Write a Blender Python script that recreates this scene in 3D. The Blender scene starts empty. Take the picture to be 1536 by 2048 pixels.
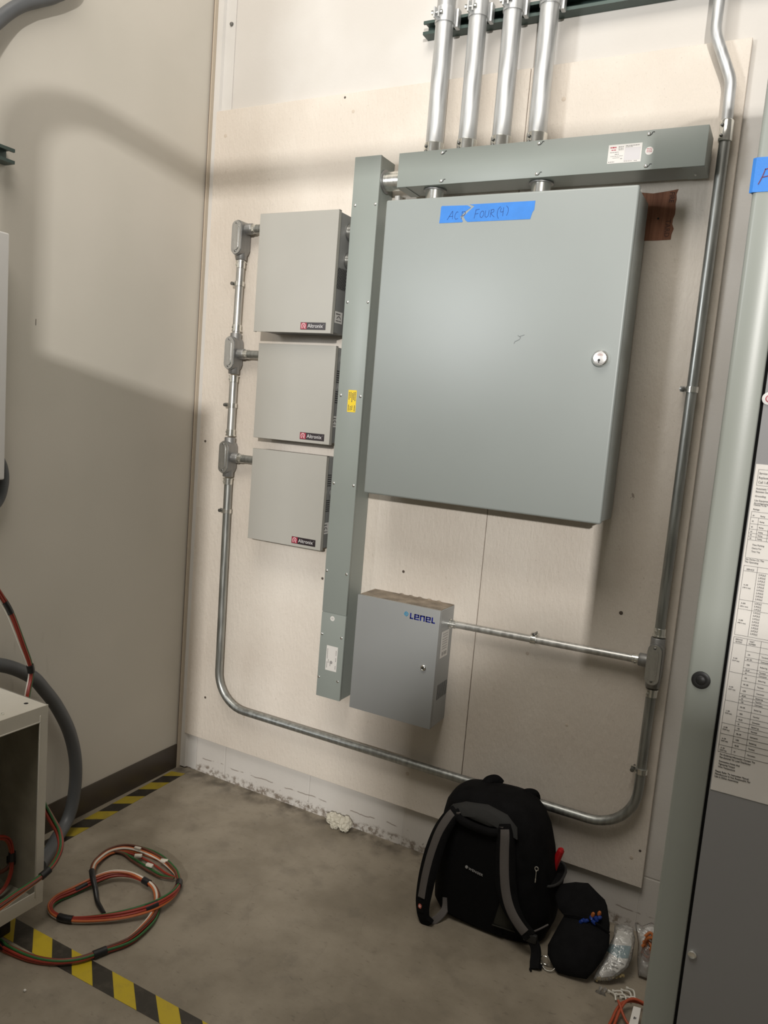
import bpy, bmesh, math, random
from mathutils import Vector, Matrix
random.seed(7)
S = bpy.context.scene
COL = S.collection
V = Vector

# ------------------------------------------------------------------ materials
def new_mat(name):
    m = bpy.data.materials.new(name); m.use_nodes = True
    nt = m.node_tree
    return m, nt, nt.nodes['Principled BSDF']

def mat(name, col, rough=.5, metal=0., var=0., vscale=8., bump=0., bscale=60., stretch=None, spec=.5, alpha=None):
    m, nt, p = new_mat(name)
    p.inputs['Roughness'].default_value = rough
    p.inputs['Metallic'].default_value = metal
    p.inputs['Specular IOR Level'].default_value = spec
    p.inputs['Base Color'].default_value = (*col, 1)
    if var or bump:
        tc = nt.nodes.new('ShaderNodeTexCoord')
        src = tc.outputs['Object']
        if stretch:
            mp = nt.nodes.new('ShaderNodeMapping'); mp.inputs['Scale'].default_value = stretch
            nt.links.new(src, mp.inputs['Vector']); src = mp.outputs['Vector']
    if var:
        n = nt.nodes.new('ShaderNodeTexNoise'); n.inputs['Scale'].default_value = vscale; n.inputs['Detail'].default_value = 5
        nt.links.new(src, n.inputs['Vector'])
        r = nt.nodes.new('ShaderNodeMix'); r.data_type = 'RGBA'
        a = tuple(max(0, c*(1-var)) for c in col); b = tuple(min(1, c*(1+var)) for c in col)
        r.inputs['A'].default_value = (*a, 1); r.inputs['B'].default_value = (*b, 1)
        rm = nt.nodes.new('ShaderNodeMapRange'); rm.inputs['From Min'].default_value = .3; rm.inputs['From Max'].default_value = .7
        nt.links.new(n.outputs['Fac'], rm.inputs['Value'])
        nt.links.new(rm.outputs['Result'], r.inputs['Factor']); nt.links.new(r.outputs['Result'], p.inputs['Base Color'])
    if bump:
        n = nt.nodes.new('ShaderNodeTexNoise'); n.inputs['Scale'].default_value = bscale; n.inputs['Detail'].default_value = 4
        nt.links.new(src, n.inputs['Vector'])
        b = nt.nodes.new('ShaderNodeBump'); b.inputs['Strength'].default_value = bump; b.inputs['Distance'].default_value = .002
        nt.links.new(n.outputs['Fac'], b.inputs['Height']); nt.links.new(b.outputs['Normal'], p.inputs['Normal'])
    if alpha is not None:
        p.inputs['Alpha'].default_value = alpha
    return m

class G:                                   # tiny node-graph helper for the richer materials
    def __init__(s, nt): s.nt = nt
    def n(s, t, **k):
        x = s.nt.nodes.new(t)
        for a, b in k.items(): setattr(x, a, b)
        return x
    def put(s, inp, v):
        if hasattr(v, 'is_linked') or isinstance(v, bpy.types.NodeSocket): s.nt.links.new(v, inp)
        else: inp.default_value = v
    def math(s, op, a, b=0., c=None):
        x = s.n('ShaderNodeMath', operation=op); s.put(x.inputs[0], a); s.put(x.inputs[1], b)
        if c is not None: s.put(x.inputs[2], c)
        return x.outputs[0]
    def noise(s, vec, scale, detail=4., rough=.5):
        x = s.n('ShaderNodeTexNoise'); s.put(x.inputs['Vector'], vec); x.inputs['Scale'].default_value = scale
        x.inputs['Detail'].default_value = detail; x.inputs['Roughness'].default_value = rough
        return x.outputs['Fac']
    def ramp(s, v, a, b, lo=0., hi=1.):
        x = s.n('ShaderNodeMapRange', interpolation_type='SMOOTHSTEP'); s.put(x.inputs['Value'], v)
        x.inputs['From Min'].default_value = a; x.inputs['From Max'].default_value = b
        x.inputs['To Min'].default_value = lo; x.inputs['To Max'].default_value = hi
        return x.outputs['Result']
    def mix(s, f, a, b):
        x = s.n('ShaderNodeMix', data_type='RGBA'); s.put(x.inputs['Factor'], f)
        s.put(x.inputs['A'], a if isinstance(a, bpy.types.NodeSocket) else (*a, 1)); s.put(x.inputs['B'], b if isinstance(b, bpy.types.NodeSocket) else (*b, 1))
        return x.outputs['Result']
    def scale(s, vec, sc):
        x = s.n('ShaderNodeMapping'); s.put(x.inputs['Vector'], vec); x.inputs['Scale'].default_value = sc
        return x.outputs['Vector']
    def obj(s): return s.n('ShaderNodeTexCoord').outputs['Object']
    def xyz(s, v):
        x = s.n('ShaderNodeSeparateXYZ'); s.put(x.inputs[0], v); return x.outputs
    def bump(s, p, h, strength, dist=.002):
        x = s.n('ShaderNodeBump'); x.inputs['Strength'].default_value = strength; x.inputs['Distance'].default_value = dist
        s.put(x.inputs['Height'], h); s.nt.links.new(x.outputs['Normal'], p.inputs['Normal'])

def board_mat(name, scuffs):
    m, nt, p = new_mat(name); g = G(nt); o = g.obj(); x, y, z = g.xyz(o)
    c = g.mix(g.ramp(g.noise(o, 3.0, 5.), .35, .65), (.645, .58, .505), (.70, .64, .565))
    sp = g.ramp(g.noise(o, 170., 2.), .64, .74)
    c = g.mix(g.math('MULTIPLY', sp, .32), c, (.36, .29, .23))
    # sparse paint chips, worst in a rubbed band beside the big enclosure
    chips = g.ramp(g.noise(g.scale(o, (1, 1, .7)), 55., 3.), .67, .73)
    if scuffs:
        band = g.math('MULTIPLY', g.math('MULTIPLY', g.ramp(x, .40, .44), g.ramp(x, .53, .47)), g.math('MULTIPLY', g.ramp(z, .95, 1.15), g.ramp(z, 1.75, 1.6)))
        c = g.mix(g.math('MULTIPLY', g.math('MULTIPLY', chips, band), .75), c, (.10, .075, .06))
        c = g.mix(g.math('MULTIPLY', band, .25), c, (.45, .38, .31))
    c = g.mix(g.math('MULTIPLY', chips, .22), c, (.4, .33, .26))
    nt.links.new(c, p.inputs['Base Color']); p.inputs['Roughness'].default_value = .55
    crk = g.noise(g.scale(o, (2.2, 1, .8)), 38., 6., .65)
    g.bump(p, crk, .8, .0035)
    return m

def cmu_mat():
    m, nt, p = new_mat('painted_block'); g = G(nt); o = g.obj(); x, y, z = g.xyz(o)
    c = g.mix(g.ramp(g.noise(o, 2.5, 4.), .35, .65), (.58, .55, .51), (.63, .605, .57))
    wob = g.math('MULTIPLY', g.math('SUBTRACT', g.noise(g.scale(o, (1, 1, 0)), 9., 5.), .5), .035)
    line = g.math('ABSOLUTE', g.math('SUBTRACT', z, g.math('ADD', .062, wob)))
    crack = g.math('MULTIPLY', g.ramp(line, .0028, .0012), g.ramp(g.noise(g.scale(o, (1, 1, 0)), 14., 3.), .45, .52))
    c = g.mix(g.math('MULTIPLY', crack, .65), c, (.16, .12, .09))
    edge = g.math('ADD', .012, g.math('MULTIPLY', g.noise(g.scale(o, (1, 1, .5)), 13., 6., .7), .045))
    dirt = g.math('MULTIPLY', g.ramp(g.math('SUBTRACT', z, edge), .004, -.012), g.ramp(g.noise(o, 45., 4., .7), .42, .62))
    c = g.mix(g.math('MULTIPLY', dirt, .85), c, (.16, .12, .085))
    specks = g.math('MULTIPLY', g.ramp(g.noise(o, 75., 3.), .66, .72), g.ramp(z, .09, .02))
    c = g.mix(g.math('MULTIPLY', specks, .6), c, (.14, .11, .08))
    nt.links.new(c, p.inputs['Base Color']); p.inputs['Roughness'].default_value = .6
    br = g.n('ShaderNodeTexBrick'); cmb = g.n('ShaderNodeCombineXYZ'); nt.links.new(x, cmb.inputs[0]); nt.links.new(g.math('ADD', z, .02), cmb.inputs[1])
    nt.links.new(cmb.outputs[0], br.inputs['Vector'])
    br.inputs['Scale'].default_value = 1.; br.inputs['Brick Width'].default_value = .406; br.inputs['Row Height'].default_value = .203
    br.inputs['Mortar Size'].default_value = .004; br.inputs['Mortar Smooth'].default_value = .6
    h = g.math('ADD', g.math('MULTIPLY', g.noise(o, 90., 4.), .3), g.math('MULTIPLY', g.math('MULTIPLY', br.outputs['Fac'], g.ramp(z, .22, .18)), -1.))
    g.bump(p, h, .45, .003)
    return m

def left_wall_mat():
    m, nt, p = new_mat('painted_drywall'); g = G(nt); o = g.obj(); x, y, z = g.xyz(o)
    c = g.mix(g.ramp(g.noise(o, 1.6, 3.), .35, .65), (.56, .53, .465), (.60, .565, .50))
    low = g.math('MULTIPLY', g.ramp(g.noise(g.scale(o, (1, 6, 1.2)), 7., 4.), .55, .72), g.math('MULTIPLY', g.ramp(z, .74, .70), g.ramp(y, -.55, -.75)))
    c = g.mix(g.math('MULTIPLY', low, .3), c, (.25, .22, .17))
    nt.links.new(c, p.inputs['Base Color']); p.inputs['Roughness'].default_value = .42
    g.bump(p, g.noise(o, 240., 3.), .08, .002)
    return m

def floor_mat():
    m, nt, p = new_mat('sealed_concrete'); g = G(nt); o = g.obj(); x, y, z = g.xyz(o)
    c = g.mix(g.ramp(g.noise(o, 3.2, 8., .62), .32, .68), (.205, .175, .130), (.305, .265, .205))
    c = g.mix(g.math('MULTIPLY', g.ramp(g.noise(o, 11., 6., .6), .50, .72), .5), c, (.165, .142, .11))
    c = g.mix(g.math('MULTIPLY', g.ramp(g.noise(g.scale(o, (1, 2.2, 1)), 38., 4.), .60, .74), .4), c, (.11, .085, .065))
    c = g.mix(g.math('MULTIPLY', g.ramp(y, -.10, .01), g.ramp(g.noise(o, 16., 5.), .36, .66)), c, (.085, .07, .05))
    scr = g.ramp(g.math('ABSOLUTE', g.math('SUBTRACT', g.noise(g.scale(o, (1, .5, 1)), 6., 1.), .5)), .0035, .001)
    c = g.mix(g.math('MULTIPLY', scr, .10), c, (.09, .075, .06))
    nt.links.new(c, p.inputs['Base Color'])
    nt.links.new(g.ramp(g.noise(o, 9., 4.), .3, .7, .42, .62), p.inputs['Roughness'])
    g.bump(p, g.noise(o, 120., 4.), .10, .002)
    return m

def stripe_mat(name, kx, ky, period, offset, worn, yel=(.50, .37, .018)):
    m, nt, p = new_mat(name); g = G(nt); o = g.obj(); x, y, z = g.xyz(o)
    ph = g.math('ADD', g.math('ADD', g.math('MULTIPLY', x, kx), g.math('MULTIPLY', y, ky)), offset)
    f = g.math('FRACT', g.math('DIVIDE', ph, period))
    st = g.math('LESS_THAN', f, .5)
    dirt = g.ramp(g.noise(o, 26., 6., .65), .45, .75)
    ye = g.mix(g.math('MULTIPLY', dirt, worn), yel, (.24, .18, .045))
    bl = g.mix(g.math('MULTIPLY', dirt, .6), (.030, .026, .020), (.085, .072, .055))
    nt.links.new(g.mix(st, bl, ye), p.inputs['Base Color']); p.inputs['Roughness'].default_value = .4
    return m

def galv_mat(name, col, rough, var=.18, metal=.92):
    m, nt, p = new_mat(name); g = G(nt); o = g.obj()
    n = g.noise(g.scale(o, (1, 1, .12)), 70., 3.)
    c = g.mix(g.ramp(n, .3, .7), tuple(v*(1-var) for v in col), tuple(min(1, v*(1+var)) for v in col))
    nt.links.new(c, p.inputs['Base Color']); p.inputs['Metallic'].default_value = metal
    nt.links.new(g.ramp(n, .3, .7, rough*.85, rough*1.15), p.inputs['Roughness'])
    return m

def wood_mat():
    m, nt, p = new_mat('bare_treated_plywood'); g = G(nt); o = g.obj()
    n = g.noise(g.scale(o, (55, 1, 4)), 1.6, 6., .6)
    c = g.mix(g.ramp(n, .3, .7), (.16, .062, .034), (.27, .118, .066))
    nt.links.new(c, p.inputs['Base Color']); p.inputs['Roughness'].default_value = .8
    return m

def clear_mat():
    m = bpy.data.materials.new('clear_film'); m.use_nodes = True; nt = m.node_tree; nt.nodes.clear(); g = G(nt)
    out = g.n('ShaderNodeOutputMaterial'); t = g.n('ShaderNodeBsdfTransparent'); t.inputs[0].default_value = (.93, .93, .92, 1)
    gl = g.n('ShaderNodeBsdfGlossy'); gl.inputs['Roughness'].default_value = .12; df = g.n('ShaderNodeBsdfDiffuse'); df.inputs[0].default_value = (.8, .8, .78, 1)
    o = g.obj(); b = g.n('ShaderNodeBump'); b.inputs['Strength'].default_value = 1.; b.inputs['Distance'].default_value = .01
    nt.links.new(g.noise(o, 45., 4.), b.inputs['Height']); nt.links.new(b.outputs[0], gl.inputs['Normal'])
    m1 = g.n('ShaderNodeMixShader'); m1.inputs[0].default_value = .16; nt.links.new(t.outputs[0], m1.inputs[1]); nt.links.new(df.outputs[0], m1.inputs[2])
    fr = g.n('ShaderNodeFresnel'); fr.inputs[0].default_value = 1.5; nt.links.new(b.outputs[0], fr.inputs['Normal'])
    m2 = g.n('ShaderNodeMixShader'); nt.links.new(g.math('ADD', fr.outputs[0], .08), m2.inputs[0]); nt.links.new(m1.outputs[0], m2.inputs[1]); nt.links.new(gl.outputs[0], m2.inputs[2])
    nt.links.new(m2.outputs[0], out.inputs[0])
    return m

M = dict(
    cmu=cmu_mat(), lwall=left_wall_mat(), floor=floor_mat(),
    board=board_mat('painted_plywood', False), board_worn=board_mat('painted_plywood_scuffed', True),
    trimw=mat('painted_steel_angle', (.62, .60, .57), .35, var=.05, vscale=5),
    caulk=mat('dark_wood_edge', (.14, .10, .07), .7), caulk_light=mat('tan_edge', (.50, .43, .34), .6),
    vinyl=mat('brown_vinyl_base', (.055, .042, .030), .42, var=.15, vscale=5),
    tape_front=stripe_mat('hazard_stripes_bright', 1., 1.19, .1545, .8205, .25),
    tape_wall=stripe_mat('hazard_stripes_worn', -.76, 1., .139, .2312+.139*3, .98, (.33, .25, .025)),
    gutter=mat('grey_green_enamel', (.272, .300, .278), .40, var=.03, vscale=4, bump=.04, bscale=400),
    panel=mat('grey_blue_enamel', (.285, .313, .303), .42, var=.025, vscale=3, bump=.03, bscale=350, spec=.9),
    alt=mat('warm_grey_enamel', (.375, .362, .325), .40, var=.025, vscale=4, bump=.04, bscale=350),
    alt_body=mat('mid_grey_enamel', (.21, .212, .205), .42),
    lenel=mat('silver_grey_enamel', (.30, .31, .31), .36, var=.025, vscale=4, bump=.04, bscale=350),
    cab=mat('pale_green_grey_enamel', (.315, .335, .305), .36, var=.02, vscale=3, bump=.03, bscale=300),
    cabdoor=mat('cool_grey_enamel', (.285, .285, .29), .4, var=.02, vscale=3, bump=.03, bscale=300),
    white=mat('white_enamel', (.74, .73, .72), .33, var=.02, bump=.05, bscale=300),
    offwhite=mat('off_white_enamel', (.55, .52, .45), .38, var=.05, vscale=9),
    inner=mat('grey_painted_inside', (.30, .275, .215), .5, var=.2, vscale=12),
    emt=galv_mat('galvanised_conduit', (.54, .54, .52), .42, .15, .85), rmc=galv_mat('bright_conduit', (.60, .61, .61), .47, .12, .8),
    emt_dull=galv_mat('dull_conduit', (.36, .37, .355), .42),
    zinc=galv_mat('zinc_plated', (.74, .74, .70), .24), cast=galv_mat('cast_aluminium', (.30, .30, .295), .44, .1, .75),
    castlid=galv_mat('cast_lid', (.50, .50, .485), .30, .1, .85), steel=mat('dark_steel', (.22, .22, .21), .35, .9),
    chrome=mat('polished_metal', (.80, .80, .78), .16, 1.), strut=mat('green_strut', (.055, .085, .075), .38, .2, var=.15),
    black=mat('black_gap', (.008, .008, .009), .6), rubber=mat('black_rubber', (.014, .014, .014), .45),
    slot=mat('vent_hole_black', (.028, .028, .027), .7), paper=mat('label_paper', (.68, .66, .63), .6), doc=mat('document_paper', (.74, .71, .67), .55, var=.04, vscale=20),
    ink=mat('print_ink', (.075, .07, .07), .7), inkred=mat('red_ink', (.42, .05, .08), .7), inkgrey=mat('grey_ink', (.30, .29, .28), .7),
    yellow=mat('yellow_sticker', (.80, .58, .02), .5), badge=mat('badge_black', (.025, .018, .020), .3), badgered=mat('badge_red', (.30, .022, .045), .3),
    badgewhite=mat('badge_white', (.62, .60, .60), .4), badgepink=mat('badge_pale_pink', (.66, .42, .44), .4),
    navy=mat('navy_print', (.006, .012, .20), .4), cyan=mat('cyan_print', (.03, .26, .46), .4),
    btape=mat('blue_painters_tape', (.035, .215, .66), .55, var=.06, vscale=30, bump=.2, bscale=250), pen=mat('marker_ink', (.012, .05, .22), .6), penred=mat('dark_red_marker', (.16, .025, .05), .6),
    wood=wood_mat(), stamp=mat('stamp_ink', (.075, .035, .025), .8),
    flex=mat('grey_flexible_pvc', (.085, .09, .095), .45, var=.08), wred=mat('wire_red', (.27, .032, .018), .38), worange=mat('wire_orange', (.44, .115, .035), .38),
    wbrown=mat('wire_brown', (.10, .035, .02), .4), wwhite=mat('wire_white', (.62, .58, .50), .4), wgreen=mat('wire_green', (.025, .11, .03), .4), wyellow=mat('wire_yellow', (.50, .33, .06), .4),
    etape=mat('black_electrical_tape', (.010, .010, .011), .35),
    fabric=mat('black_nylon', (.0055, .0055, .006), .8, var=.3, vscale=30, bump=.2, spec=.12, bscale=500), mesh=mat('black_mesh_pad', (.0025, .0025, .0028), .9, spec=.2, bump=.4, bscale=700),
    fabric2=mat('charcoal_nylon', (.022, .022, .021), .75, bump=.3, bscale=500), web=mat('grey_webbing', (.105, .094, .088), .75, bump=.4, bscale=400), olive=mat('olive_black_nylon', (.016, .015, .009), .8),
    red=mat('red_handle_vinyl', (.46, .012, .016), .3), emblem=mat('red_orange_emblem', (.52, .12, .08), .5), logo=mat('grey_print', (.38, .38, .38), .5),
    bluepl=mat('blue_plastic', (.008, .035, .22), .4), orangepl=mat('orange_plastic', (.40, .12, .03), .4), clear=clear_mat(), card=mat('white_card', (.72, .70, .66), .5), cardblue=mat('teal_card', (.10, .25, .30), .5),
    brass=mat('brass_parts', (.55, .45, .24), .35, .7), nylonw=mat('white_nylon', (.66, .64, .58), .4), cord=mat('orange_cord', (.40, .075, .03), .45),
    putty=mat('crumpled_tissue', (.56, .53, .44), .85, bump=.3, bscale=90), dust=mat('dusty_top', (.26, .215, .165), .85, var=.35, vscale=25, bump=.4, bscale=150),
    hole=mat('screw_hole', (.09, .07, .055), .8), patchm=mat('filled_hole', (.56, .48, .40), .6),
)

# ------------------------------------------------------------------ mesh helpers
def box(bm, x0, x1, y0, y1, z0, z1, bevel=0., seg=2):
    r = bmesh.ops.create_cube(bm, size=1.)
    vs = r['verts']
    bmesh.ops.scale(bm, vec=(x1-x0, y1-y0, z1-z0), verts=vs)
    bmesh.ops.translate(bm, vec=((x0+x1)/2, (y0+y1)/2, (z0+z1)/2), verts=vs)
    if bevel:
        es = list({e for v in vs for e in v.link_edges})
        bmesh.ops.bevel(bm, geom=es, offset=bevel, segments=seg, affect='EDGES', profile=.5)

def frame(d):
    d = d.normalized(); a = V((0, 0, 1)) if abs(d.z) < .9 else V((1, 0, 0))
    u = d.cross(a).normalized(); return u, d.cross(u).normalized()

def rings(bm, rs, cap=True, closed=False):
    L = [[bm.verts.new(p) for p in r] for r in rs]
    n = len(L[0])
    for a, b in zip(L, L[1:]+([L[0]] if closed else [])):
        for i in range(n):
            j = (i+1) % n
            try: bm.faces.new((a[i], a[j], b[j], b[i]))
            except ValueError: pass
    if cap and not closed:
        bm.faces.new(L[0][::-1]); bm.faces.new(L[-1])

def lathe(bm, p0, p1, prof, seg=20):
    """prof = [(t along p0->p1 in metres, radius)]"""
    p0, p1 = V(p0), V(p1); d = (p1-p0).normalized(); u, w = frame(d)
    rings(bm, [[p0+d*t+(u*math.cos(2*math.pi*k/seg)+w*math.sin(2*math.pi*k/seg))*max(r, 1e-5) for k in range(seg)] for t, r in prof])

def cyl(bm, p0, p1, r, seg=20, r1=None):
    L = (V(p1)-V(p0)).length; lathe(bm, p0, p1, [(0, r), (L, r if r1 is None else r1)], seg)

def spline(pts, per=6, closed=False):
    P = [V(p) for p in pts]; out = []; n = len(P)
    for i in range(n if closed else n-1):
        if closed: a, b, c, d = P[(i-1) % n], P[i], P[(i+1) % n], P[(i+2) % n]
        else: a, b, c, d = P[max(i-1, 0)], P[i], P[i+1], P[min(i+2, n-1)]
        for k in range(per):
            t = k/per
            out.append(.5*((2*b)+(-a+c)*t+(2*a-5*b+4*c-d)*t*t+(-a+3*b-3*c+d)*t**3))
    if not closed: out.append(P[-1])
    return out

def transport(path):
    T = []
    for i in range(len(path)):
        a = path[max(i-1, 0)]; b = path[min(i+1, len(path)-1)]; T.append((b-a).normalized())
    u, w = frame(T[0]); F = [(u, w)]
    for i in range(1, len(T)):
        q = T[i-1].rotation_difference(T[i]); u = q @ u; w = q @ w; F.append((u, w))
    return T, F

def tube(bm, path, r, seg=12, rfun=None):
    path = [V(p) for p in path]; T, F = transport(path)
    rings(bm, [[p+(u*math.cos(2*math.pi*k/seg)+w*math.sin(2*math.pi*k/seg))*(rfun(i/(len(path)-1)) if rfun else r) for k in range(seg)] for i, (p, (u, w)) in enumerate(zip(path, F))])

def bend_path(pts, rad, n=10):
    """polyline with rounded corners of radius rad"""
    P = [V(p) for p in pts]; out = [P[0]]
    for a, b, c in zip(P, P[1:], P[2:]):
        d0 = (a-b).normalized(); d1 = (c-b).normalized(); ang = d0.angle(d1)
        t = rad/math.tan(ang/2); s = b+d0*t; e = b+d1*t; ctr = b+(d0+d1).normalized()*(rad/math.sin(ang/2))
        for k in range(n+1):
            v0, v1 = s-ctr, e-ctr; q = v0.rotation_difference(v1)
            from mathutils import Quaternion
            out.append(ctr+Quaternion().slerp(q, k/n) @ v0)
    out.append(P[-1]); return out

def densify(path, step):
    out = [path[0]]
    for a, b in zip(path, path[1:]):
        n = max(1, int((b-a).length/step)); out += [a.lerp(b, k/n) for k in range(1, n+1)]
    return out

def prism(bm, poly, axis, a, b, bevel=0., seg=2):
    """poly of (u,v); axis 'y': (u,v)->(x,z); 'x': (y,z); 'z': (x,y)"""
    f = {'y': lambda u, v, w: (u, w, v), 'x': lambda u, v, w: (w, u, v), 'z': lambda u, v, w: (u, v, w)}[axis]
    A = [bm.verts.new(f(u, v, a)) for u, v in poly]; B = [bm.verts.new(f(u, v, b)) for u, v in poly]; n = len(poly)
    fs = [bm.faces.new(A), bm.faces.new(B[::-1])]+[bm.faces.new((A[i], B[i], B[(i+1) % n], A[(i+1) % n])) for i in range(n)]
    if bevel:
        es = [e for e in fs[1].edges]
        bmesh.ops.bevel(bm, geom=es, offset=bevel, segments=seg, affect='EDGES', profile=.5)

def stadium(cx, cz, w, h, n=10):
    r = w/2; out = []
    for k in range(n+1): a = math.pi*k/n; out.append((cx+r*math.cos(a), cz+h/2-r+r*math.sin(a)))
    for k in range(n+1): a = math.pi+math.pi*k/n; out.append((cx+r*math.cos(a), cz-h/2+r+r*math.sin(a)))
    return out

def ribbon(bm, path, width, thick, nrm, wfun=None):
    path = [V(p) for p in path]; T, _ = transport(path); rs = []
    for i, p in enumerate(path):
        n = V(nrm[i] if isinstance(nrm, list) else nrm); t = T[i]; s = t.cross(n).normalized(); n = s.cross(t).normalized()
        w = width*(wfun(i/(len(path)-1)) if wfun else 1)/2
        rs.append([p-s*w, p-s*w*.8+n*thick, p+s*w*.8+n*thick, p+s*w])
    rings(bm, rs)

def pillow(bm, outline, front, back, nrm, steps=(1, .93, .8, .6, .3), rnd=0.):
    P = [V(p) for p in outline]; c = sum(P, V())/len(P); n = V(nrm).normalized(); rs = []
    prof = [(s, math.sqrt(max(0, 1-s**2.6))) for s in steps]
    def ring(s, h): return [c+(p-c)*s+n*h*(1+rnd*random.uniform(-1, 1)) for p in P]
    for s, h in prof[::-1]: rs.append(ring(s, -back*h))
    for s, h in prof[1:]: rs.append(ring(s, front*h))
    rings(bm, rs)

def text_mesh(txt, size, sx=1., bold=0., space=1., extrude=.0002):
    cu = bpy.data.curves.new('t', 'FONT'); cu.body = txt; cu.size = size; cu.offset = bold; cu.extrude = extrude; cu.space_character = space; cu.resolution_u = 3
    o = bpy.data.objects.new('t', cu); COL.objects.link(o); bpy.context.view_layer.update()
    me = bpy.data.meshes.new_from_object(o.evaluated_get(bpy.context.evaluated_depsgraph_get()))
    bpy.data.objects.remove(o); bpy.data.curves.remove(cu)
    me.transform(Matrix.Diagonal((sx, 1, 1, 1)))
    return me

def add_text(bm, txt, size, org, right, up, sx=1., bold=0., space=1.):
    """lettering whose baseline starts at org and runs along right, letters rising along up"""
    me = text_mesh(txt, size, sx, bold, space); r, u = V(right).normalized(), V(up).normalized(); n = r.cross(u)
    mt = Matrix((r, u, n)).transposed().to_4x4(); mt.translation = V(org); me.transform(mt); bm.from_mesh(me); bpy.data.meshes.remove(me)

def strokes(bm, polys, org, right, up, sc, w, n_off=.0006):
    """handwriting: each polyline in letter units becomes a thin flat pen stroke"""
    r, u = V(right).normalized(), V(up).normalized(); n = r.cross(u)
    for pl in polys:
        path = [V(org)+r*x*sc+u*y*sc+n*n_off for x, y in pl]
        if len(path) > 2: path = spline(path, 4)
        ribbon(bm, path, w, .0003, tuple(n))

def finish(name, bm, m, smooth=True, ang=40):
    bmesh.ops.recalc_face_normals(bm, faces=bm.faces)
    me = bpy.data.meshes.new(name); bm.to_mesh(me); bm.free()
    for mm in (m if isinstance(m, (list, tuple)) else [m]): me.materials.append(mm)
    if smooth:
        for p in me.polygons: p.use_smooth = True
        me.set_sharp_from_angle(angle=math.radians(ang))
    o = bpy.data.objects.new(name, me); COL.objects.link(o)
    return o

def wloc(o):
    p = V(o.location)
    while o.parent: o = o.parent; p += V(o.location)
    return p

def part(name, bm, m, root, smooth=True, ang=40, label=None, origin=None):
    """part in world coordinates, stored relative to its parent"""
    o = finish(name, bm, m, smooth, ang); b = wloc(root); q = V(origin) if origin is not None else b
    o.data.transform(Matrix.Translation(-q)); o.parent = root; o.location = q-b
    if label: o['label'] = label
    return o

def thing(name, loc, label, cat, group=None):
    o = bpy.data.objects.new(name, None); o.empty_display_size = .05; COL.objects.link(o); o.location = loc
    o['label'] = label; o['category'] = cat
    if group: o['group'] = group
    return o

def solo(name, bm, m, loc, label, cat, group=None, **k):
    o = finish(name, bm, m, **k); o.data.transform(Matrix.Translation(-V(loc))); o.location = loc
    o['label'] = label; o['category'] = cat
    if group: o['group'] = group
    return o

def struct(name, bm, m, parent=None, **k):
    o = finish(name, bm, m, **k)
    if parent: o.parent = parent
    else: o['kind'] = 'structure'
    return o
B = bmesh.new

# ------------------------------------------------------------------ the setting
WY = .019                                   # face of the block wall; the plywood face is y = 0
bm = B(); box(bm, -3.5, 4.2, -7., .3, -.1, 0); struct('floor', bm, M['floor'], smooth=False)
bm = B(); box(bm, -.16, 4.2, WY, .25, 0, 4.2); struct('wall_back', bm, M['cmu'], smooth=False)
bm = B(); box(bm, -.16, -.03, -1.30, WY, 0, 4.2); wl = struct('wall_left', bm, M['lwall'], smooth=False)
bm = B(); box(bm, -.03, -.0245, -1.30, -.012, 0, .102, .0015); struct('baseboard_left', bm, M['vinyl'])
bm = B()
box(bm, -.0238, -.019, -.012, WY, 0, 4.2); struct('trim_edge', bm, M['caulk_light'], smooth=False)
bm = B(); box(bm, -.0296, -.0242, -.0085, WY, 0, 4.2); struct('trim_gap', bm, M['caulk'], smooth=False)  # dark strip painted as the shaded gap between wall and trim
bm = B(); prism(bm, [(-.0185, WY-.0005), (.058, WY-.0005), (.058, WY-.0045), (.012, WY-.0045), (.0075, WY-.016), (-.0185, WY-.016)], 'z', .006, 4.2)
tr = struct('trim_corner', bm, M['trimw'], smooth=False)
bm = B(); lathe(bm, (.040, WY-.0045, 2.898), (.040, WY-.02, 2.898), [(0, .0075), (.003, .0075), (.006, .006), (.008, .0005)], 12); o = struct('trim_bolt', bm, M['steel'], tr)
bm = B(); box(bm, -.0302, -.0296, -.733, -.731, 1.703, 1.722); struct('scuff_mark', bm, M['hole'], wl, smooth=False)

# ------------------------------------------------------------------ plywood backing boards
ZB, ZT = .1535, 2.5915
t = thing('plywood_board', (.6, 0, ZB), 'wide cream-painted plywood sheet in the corner behind the small grey boxes', 'board', 'painted plywood sheets on the wall')
bm = B(); box(bm, 0, 1.2178, 0, WY-.0005, ZB, ZT, .0012, 1); part('sheet', bm, M['board'], t, smooth=False, origin=(0, 0, 0))
for x, z, r, k in [(.563, 2.579, .004, 0), (.613, .91, .005, 0), (.157, .745, .005, 0), (.113, 2.085, .007, 1), (.937, .99, .005, 0), (.05, 2.50, .007, 1), (.03, 1.36, .005, 0), (.10, .33, .005, 0), (.60, 2.53, .006, 1), (.30, .30, .005, 1), (1.02, .28, .007, 1), (1.15, .33, .005, 1)]:
    bm = B(); lathe(bm, (x, .0008, z), (x, -.002, z), [(0, r), (.0012, r), (.0016, r*.7)], 12); part('screw_head', bm, M['patchm' if k else 'hole'], t)
t = thing('plywood_board', (1.5, 0, ZB), 'narrow cream-painted plywood sheet on the right behind the tall conduit', 'board', 'painted plywood sheets on the wall')
bm = B(); box(bm, 1.2202, 1.829, 0, WY-.0005, ZB, ZT, .0012, 1); part('sheet', bm, M['board_worn'], t, smooth=False, origin=(1.22, 0, 0))
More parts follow.
